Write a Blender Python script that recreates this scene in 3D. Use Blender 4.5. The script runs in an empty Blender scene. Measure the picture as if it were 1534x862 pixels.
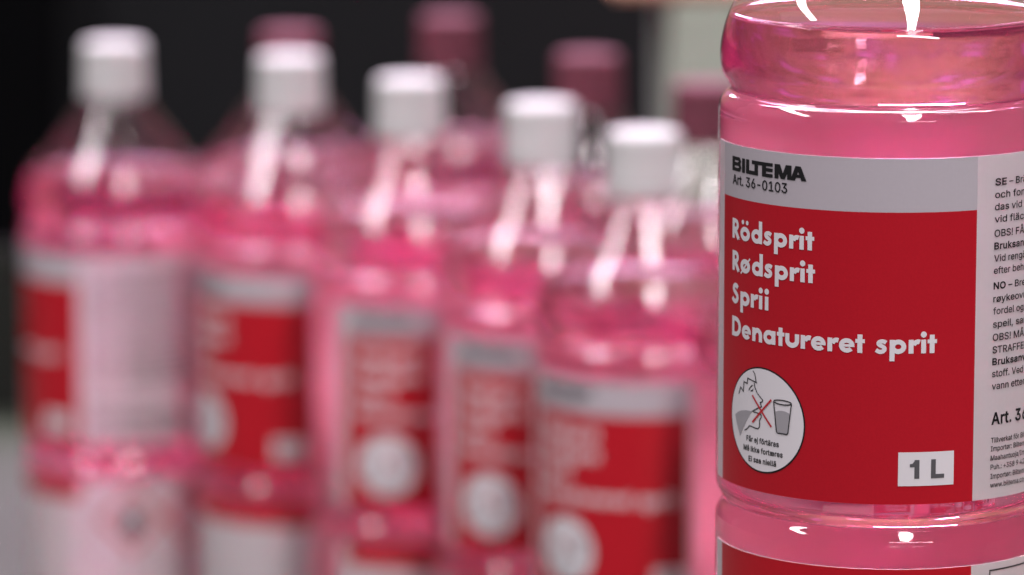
import bpy, bmesh, math, random
from mathutils import Vector

S = bpy.context.scene
COL = S.collection
rad = math.radians
MM = 0.001

# ------------------------------------------------------------------ camera
CAM_Z = 0.500
cam = bpy.data.cameras.new('camera')
cam.sensor_width = 36.0
cam.lens = 164.27
cam.clip_start = 0.05
cam.clip_end = 100.0
cam.dof.use_dof = True
cam.dof.focus_distance = 1.160
cam.dof.aperture_fstop = 9.4
camo = bpy.data.objects.new('camera', cam)
camo.location = (0, 0, CAM_Z)
camo.rotation_euler = (rad(90 - 9.53), 0, 0)
COL.objects.link(camo)
S.camera = camo

# ------------------------------------------------------------------ world, light, exposure
w = bpy.data.worlds.new('World')
S.world = w
w.use_nodes = True
wn = w.node_tree.nodes
wn['Background'].inputs[0].default_value = (1.0, 0.95, 0.99, 1)
wn['Background'].inputs[1].default_value = 0.09


def ceiling_or_fill_lamp(loc, length, width, power, spin, aim=None, color=(1.0, 0.955, 0.985)):
    """a fluorescent fitting or an added fill lamp, level unless aimed; spin turns its long side from the x axis"""
    d = bpy.data.lights.new('ceiling_or_fill_lamp', 'AREA')
    d.shape = 'RECTANGLE'
    d.size, d.size_y = length, width
    d.energy = power
    d.color = color
    o = bpy.data.objects.new('ceiling_or_fill_lamp', d)
    o.location = loc
    o.rotation_euler = (0, 0, rad(spin))
    if aim:
        o.rotation_euler = (Vector(aim) - Vector(loc)).to_track_quat('-Z', 'Y').to_euler()
    COL.objects.link(o)


ceiling_or_fill_lamp((-1.40, 1.24, 2.00), 1.90, 0.22, 46, 60)
ceiling_or_fill_lamp((0.46, 0.08, 2.00), 2.20, 0.24, 70, 97)
ceiling_or_fill_lamp((1.00, -1.60, 2.00), 1.70, 0.10, 20, 0)
ceiling_or_fill_lamp((0.10, 3.60, 2.20), 1.30, 0.60, 130, 0)  # added unseen back lamp that brightens the liquid from behind
ceiling_or_fill_lamp((-0.05, 4.20, 1.50), 1.00, 0.70, 125, 0, (0, 1.7, 0.1), (0.94, 0.64, 1.0))  # added unseen violet lamp, aimed for a magenta glow in the liquid

S.view_settings.view_transform = 'Standard'
S.view_settings.look = 'None'
S.view_settings.exposure = 0.0
S.view_settings.gamma = 1.0
S.cycles.use_denoising = True
S.cycles.denoiser = 'OPENIMAGEDENOISE'
S.cycles.max_bounces = 24
S.cycles.transmission_bounces = 24
S.cycles.glossy_bounces = 8
S.cycles.diffuse_bounces = 4
S.cycles.transparent_max_bounces = 40
S.cycles.sample_clamp_indirect = 0.0
S.cycles.caustics_reflective = True
S.cycles.caustics_refractive = True
S.cycles.blur_glossy = 0.0


# ------------------------------------------------------------------ materials
def mat(name):
    m = bpy.data.materials.new(name)
    m.use_nodes = True
    nt = m.node_tree
    return m, nt, nt.nodes, nt.links, nt.nodes['Principled BSDF']


def plain(name, col, rough=0.5, spec=0.5, var=0.0, scale=60.0, bump=0.0, bscale=400.0):
    m, nt, N, L, P = mat(name)
    P.inputs['Base Color'].default_value = (*col, 1)
    P.inputs['Roughness'].default_value = rough
    P.inputs['Specular IOR Level'].default_value = spec
    if var:
        tc = N.new('ShaderNodeTexCoord')
        nz = N.new('ShaderNodeTexNoise')
        nz.inputs['Scale'].default_value = scale
        nz.inputs['Detail'].default_value = 5
        L.new(tc.outputs['Object'], nz.inputs['Vector'])
        mx = N.new('ShaderNodeMix')
        mx.data_type = 'RGBA'
        mx.inputs[6].default_value = (*[c * (1 - var) for c in col], 1)
        mx.inputs[7].default_value = (*[min(1, c * (1 + var)) for c in col], 1)
        L.new(nz.outputs['Fac'], mx.inputs[0])
        L.new(mx.outputs[2], P.inputs['Base Color'])
    if bump:
        tc = N.new('ShaderNodeTexCoord')
        nz = N.new('ShaderNodeTexNoise')
        nz.inputs['Scale'].default_value = bscale
        nz.inputs['Detail'].default_value = 4
        L.new(tc.outputs['Object'], nz.inputs['Vector'])
        b = N.new('ShaderNodeBump')
        b.inputs['Strength'].default_value = bump
        b.inputs['Distance'].default_value = 0.0002
        L.new(nz.outputs['Fac'], b.inputs['Height'])
        L.new(b.outputs[0], P.inputs['Normal'])
    return m


M = {}
M['paper'] = plain('label_paper', (0.62, 0.585, 0.61), 0.42, 0.35, 0.03, 900, 0.10, 2500)
M['paper_back'] = plain('label_back_paper', (0.95, 0.93, 0.94), 0.6, 0.2, 0.02, 900)
M['grey_band'] = plain('silver_grey_print', (0.47, 0.42, 0.46), 0.42, 0.3, 0.03, 900)
M['red'] = plain('red_print', (0.46, 0.008, 0.019), 0.30, 0.38, 0.10, 1600, 0.10, 2500)
M['white_ink'] = plain('white_print', (0.74, 0.70, 0.74), 0.42, 0.35)
M['black_ink'] = plain('black_print', (0.012, 0.011, 0.013), 0.45, 0.35)
M['grey_ink'] = plain('grey_print', (0.36, 0.34, 0.37), 0.45, 0.35)
M['dark_grey_ink'] = plain('dark_grey_print', (0.10, 0.095, 0.105), 0.45, 0.35)
M['red_ink'] = plain('red_line_print', (0.50, 0.02, 0.03), 0.45, 0.35)
M['cap'] = plain('white_cap_plastic', (0.60, 0.585, 0.59), 0.80, 0.10)
M['shade_cap'] = plain('shade_toned_cap_plastic', (0.16, 0.050, 0.070), 0.85, 0.08)  # stands in for white caps in shade, darkened by colour
M['shelf'] = plain('pale_shelf_enamel', (0.055, 0.060, 0.048), 0.85, 0.1, 0.06, 12)
M['rail'] = plain('olive_rail_enamel', (0.016, 0.017, 0.014), 0.6, 0.2, 0.1, 20)
M['black'] = plain('black_panel', (0.002, 0.002, 0.0025), 0.8, 0.05, 0.2, 8)
M['charcoal'] = plain('charcoal_panel', (0.011, 0.0115, 0.013), 0.7, 0.15, 0.25, 6)
M['pale_card'] = plain('pale_green_card', (0.40, 0.44, 0.37), 0.7, 0.2, 0.08, 14)
M['peach_card'] = plain('peach_card', (0.80, 0.45, 0.33), 0.7, 0.2, 0.06, 14)
def goods_wall():
    m, nt, N, L, P = mat('far_shelves')
    tc = N.new('ShaderNodeTexCoord')
    mp = N.new('ShaderNodeMapping')
    mp.inputs['Scale'].default_value = (1.0, 1.0, 4.2)
    nz = N.new('ShaderNodeTexNoise')
    nz.inputs['Scale'].default_value = 1.3
    nz.inputs['Detail'].default_value = 2.5
    cr = N.new('ShaderNodeValToRGB')
    cr.color_ramp.interpolation = 'EASE'
    els = cr.color_ramp.elements
    els[0].position, els[0].color = 0.34, (0.09, 0.075, 0.03, 1)
    els[1].position, els[1].color = 0.64, (0.50, 0.22, 0.52, 1)
    for p, c in ((0.44, (0.26, 0.17, 0.08, 1)), (0.51, (0.36, 0.22, 0.15, 1)), (0.57, (0.24, 0.14, 0.12, 1))):
        e = els.new(p); e.color = c
    L.new(tc.outputs['Object'], mp.inputs['Vector'])
    L.new(mp.outputs[0], nz.inputs['Vector'])
    L.new(nz.outputs['Fac'], cr.inputs[0])
    L.new(cr.outputs[0], P.inputs['Base Color'])
    P.inputs['Roughness'].default_value = 0.7
    return m


M['wall'] = goods_wall()
M['tape'] = plain('grey_tape', (0.30, 0.32, 0.29), 0.4, 0.4)
M['brown_card'] = plain('brown_card', (0.40, 0.27, 0.16), 0.75, 0.2, 0.08, 20)


def let_light_through(m, share, tint):
    """thin printed film: part of the light passes to the other side"""
    nt = m.node_tree
    N, L = nt.nodes, nt.links
    P = N['Principled BSDF']
    out = [n for n in N if n.type == 'OUTPUT_MATERIAL'][0]
    t = N.new('ShaderNodeBsdfTranslucent')
    t.inputs[0].default_value = (*tint, 1)
    mx = N.new('ShaderNodeMixShader')
    mx.inputs[0].default_value = share
    L.new(P.outputs[0], mx.inputs[1])
    L.new(t.outputs[0], mx.inputs[2])
    L.new(mx.outputs[0], out.inputs['Surface'])


let_light_through(M['paper'], 0.20, (0.95, 0.93, 0.94))
let_light_through(M['paper_back'], 0.38, (0.97, 0.96, 0.96))


def film_material():
    m = bpy.data.materials.new('clear_plastic_film')
    m.use_nodes = True
    nt = m.node_tree
    N, L = nt.nodes, nt.links
    N.clear()
    out = N.new('ShaderNodeOutputMaterial')
    tr = N.new('ShaderNodeBsdfTransparent')
    tr.inputs[0].default_value = (0.985, 0.975, 0.98, 1)
    gl = N.new('ShaderNodeBsdfGlossy')
    gl.inputs['Roughness'].default_value = 0.02
    lw = N.new('ShaderNodeLayerWeight')
    p = N.new('ShaderNodeMath'); p.operation = 'POWER'; p.inputs[1].default_value = 5.0
    ma = N.new('ShaderNodeMath'); ma.operation = 'MULTIPLY_ADD'
    ma.inputs[1].default_value = 0.75; ma.inputs[2].default_value = 0.085
    L.new(lw.outputs['Facing'], p.inputs[0])
    L.new(p.outputs[0], ma.inputs[0])
    mx = N.new('ShaderNodeMixShader')
    L.new(ma.outputs[0], mx.inputs[0])
    hz = N.new('ShaderNodeBsdfTranslucent')
    hz.inputs[0].default_value = (1.0, 0.72, 0.64, 1)
    df = N.new('ShaderNodeBsdfDiffuse')
    df.inputs[0].default_value = (1.0, 0.72, 0.64, 1)
    hd = N.new('ShaderNodeMixShader')
    L.new(hz.outputs[0], hd.inputs[1])
    L.new(df.outputs[0], hd.inputs[2])
    hm = N.new('ShaderNodeMixShader')      # faint haze of the plastic
    hm.inputs[0].default_value = 0.010
    L.new(tr.outputs[0], hm.inputs[1])
    L.new(hd.outputs[0], hm.inputs[2])
    L.new(hm.outputs[0], mx.inputs[1])
    L.new(gl.outputs[0], mx.inputs[2])
    tc = N.new('ShaderNodeTexCoord')
    nz = N.new('ShaderNodeTexNoise')
    nz.inputs['Scale'].default_value = 260
    nz.inputs['Detail'].default_value = 3
    L.new(tc.outputs['Object'], nz.inputs['Vector'])
    b = N.new('ShaderNodeBump')
    b.inputs['Strength'].default_value = 0.008
    b.inputs['Distance'].default_value = 0.0002
    L.new(nz.outputs['Fac'], b.inputs['Height'])
    L.new(b.outputs[0], gl.inputs['Normal'])
    L.new(mx.outputs[0], out.inputs['Surface'])
    return m


CLOUD = 0.12      # a faint pink cloudiness of the dyed spirit


def liquid_material():
    m = bpy.data.materials.new('pink_spirit')
    m.use_nodes = True
    nt = m.node_tree
    N, L = nt.nodes, nt.links
    N.clear()
    out = N.new('ShaderNodeOutputMaterial')
    g = N.new('ShaderNodeBsdfRefraction')
    g.inputs['IOR'].default_value = 1.37
    g.inputs['Roughness'].default_value = 0.0
    tc = N.new('ShaderNodeTexCoord')
    mp = N.new('ShaderNodeMapping')
    mp.inputs['Scale'].default_value = (24, 24, 190)
    nz = N.new('ShaderNodeTexNoise')
    nz.inputs['Scale'].default_value = 1.0
    nz.inputs['Detail'].default_value = 3
    b = N.new('ShaderNodeBump')
    b.inputs['Strength'].default_value = 0.22
    b.inputs['Distance'].default_value = 0.0004
    L.new(tc.outputs['Object'], mp.inputs['Vector'])
    L.new(mp.outputs[0], nz.inputs['Vector'])
    L.new(nz.outputs['Fac'], b.inputs['Height'])
    L.new(b.outputs[0], g.inputs['Normal'])
    t = N.new('ShaderNodeBsdfTranslucent')
    t.inputs[0].default_value = (1.0, 0.14, 0.42, 1)
    mx = N.new('ShaderNodeMixShader')
    mx.inputs[0].default_value = CLOUD
    fr = N.new('ShaderNodeFresnel')
    fr.inputs['IOR'].default_value = 1.37
    sh = N.new('ShaderNodeBsdfGlossy')
    sh.inputs['Roughness'].default_value = 0.0
    gm = N.new('ShaderNodeMixShader')
    L.new(fr.outputs[0], gm.inputs[0])
    L.new(g.outputs[0], gm.inputs[1])
    L.new(sh.outputs[0], gm.inputs[2])
    L.new(gm.outputs[0], mx.inputs[1])
    L.new(t.outputs[0], mx.inputs[2])
    L.new(mx.outputs[0], out.inputs['Surface'])
    v = N.new('ShaderNodeVolumeAbsorption')
    v.inputs['Color'].default_value = (0.985, 0.25, 0.49, 1)
    v.inputs['Density'].default_value = 10.5
    L.new(v.outputs[0], out.inputs['Volume'])
    return m


M['film'] = film_material()
M['liquid'] = liquid_material()


# ------------------------------------------------------------------ helpers
def link_mesh(name, verts, faces, mats, parent=None, fm=None, smooth=True):
    me = bpy.data.meshes.new(name)
    me.from_pydata(verts, [], faces)
    for mm in mats:
        me.materials.append(mm)
    if fm:
        me.polygons.foreach_set('material_index', fm)
    if smooth:
        me.polygons.foreach_set('use_smooth', [True] * len(me.polygons))
    me.update()
    o = bpy.data.objects.new(name, me)
    COL.objects.link(o)
    if parent:
        o.parent = parent
    return o


def tag(o, label=None, cat=None, group=None, kind=None):
    if label: o['label'] = label
    if cat: o['category'] = cat
    if group: o['group'] = group
    if kind: o['kind'] = kind
    return o


def catmull(pts, n=6):
    out = []
    P = [pts[0]] + list(pts) + [pts[-1]]
    for i in range(1, len(P) - 2):
        p0, p1, p2, p3 = P[i - 1], P[i], P[i + 1], P[i + 2]
        for k in range(n):
            t = k / n
            out.append(tuple(0.5 * ((2 * b) + (-a + c) * t + (2 * a - 5 * b + 4 * c - d) * t * t +
                                    (-a + 3 * b - 3 * c + d) * t ** 3)
                             for a, b, c, d in zip(p0, p1, p2, p3)))
    out.append(tuple(pts[-1]))
    return out


def lathe(profile, seg, close_bottom=True, close_top=True, rfun=None):
    """profile: (r, z) metres, bottom to top"""
    v, f = [], []
    n = len(profile)
    for (r, z) in profile:
        for k in range(seg):
            a = 2 * math.pi * k / seg
            rr = rfun(r, z, k) if rfun else r
            v.append((rr * math.sin(a), -rr * math.cos(a), z))
    for i in range(n - 1):
        for k in range(seg):
            k2 = (k + 1) % seg
            f.append((i * seg + k, i * seg + k2, (i + 1) * seg + k2, (i + 1) * seg + k))
    if close_bottom:
        c = len(v); v.append((0, 0, profile[0][1]))
        for k in range(seg):
            f.append((c, (k + 1) % seg, k))
    if close_top:
        c = len(v); v.append((0, 0, profile[-1][1]))
        b = (n - 1) * seg
        for k in range(seg):
            f.append((c, b + k, b + (k + 1) % seg))
    return v, f


# ------------------------------------------------------------------ bottle profile (mm, z from label top)
R = 43.0
BASE = -165.0
PROFILE = [(41.2, -163.6), (42.5, -161.2), (43.0, -158.0), (43.0, -144), (43.0, -125), (43.0, -110), (43.0, -99.0),
           (42.85, -97.2), (42.2, -95.6), (41.15, -94.2), (40.95, -93.3), (41.4, -92.4), (42.2, -91.2), (42.75, -89.9), (43.0, -88.2),
           (43.0, -84), (43.0, -60), (43.0, -30), (43.0, -4), (43.0, 4.0), (42.95, 7.6), (42.55, 9.4), (41.6, 10.7),
           (40.3, 11.5), (39.9, 12.2), (40.25, 13.2), (41.2, 14.9), (42.1, 16.5), (42.55, 18.4), (42.7, 21.0), (42.4, 24.5),
           (41.6, 28.2), (40.2, 32.2), (38.3, 35.6), (35.2, 39.2), (31.6, 43.0), (27.8, 47.6), (23.8, 53.4), (19.4, 59.2), (16.2, 63.4), (14.4, 66.3), (13.7, 68.3), (13.7, 71.0)]
SMOOTH = catmull(PROFILE, 5)
LEVEL = 32.2


def z0(v):
    return (v - BASE) * MM


def body_profile():
    pts = [(8.0, -160.0), (22, -161.8), (33, -164.2), (38.5, -165.0)]
    return [(r * MM, z0(z)) for r, z in pts] + [(r * MM, z0(z)) for r, z in SMOOTH]


def liquid_profile():
    e = 0.32
    pts = [(8.0, -159.6), (22, -161.4), (33, -163.8), (38.5, -164.6)]
    for r, z in SMOOTH:
        if z < LEVEL - 0.8:
            pts.append((r - e, z))
    rl = min(SMOOTH, key=lambda p: abs(p[1] - LEVEL))[0]
    pts.append((rl - e - 0.1, LEVEL - 0.3))
    pts.append((rl - e - 0.9, LEVEL - 0.6))
    pts.append((rl - e - 2.6, LEVEL - 0.8))
    return [(r * MM, z0(z)) for r, z in pts]


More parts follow.
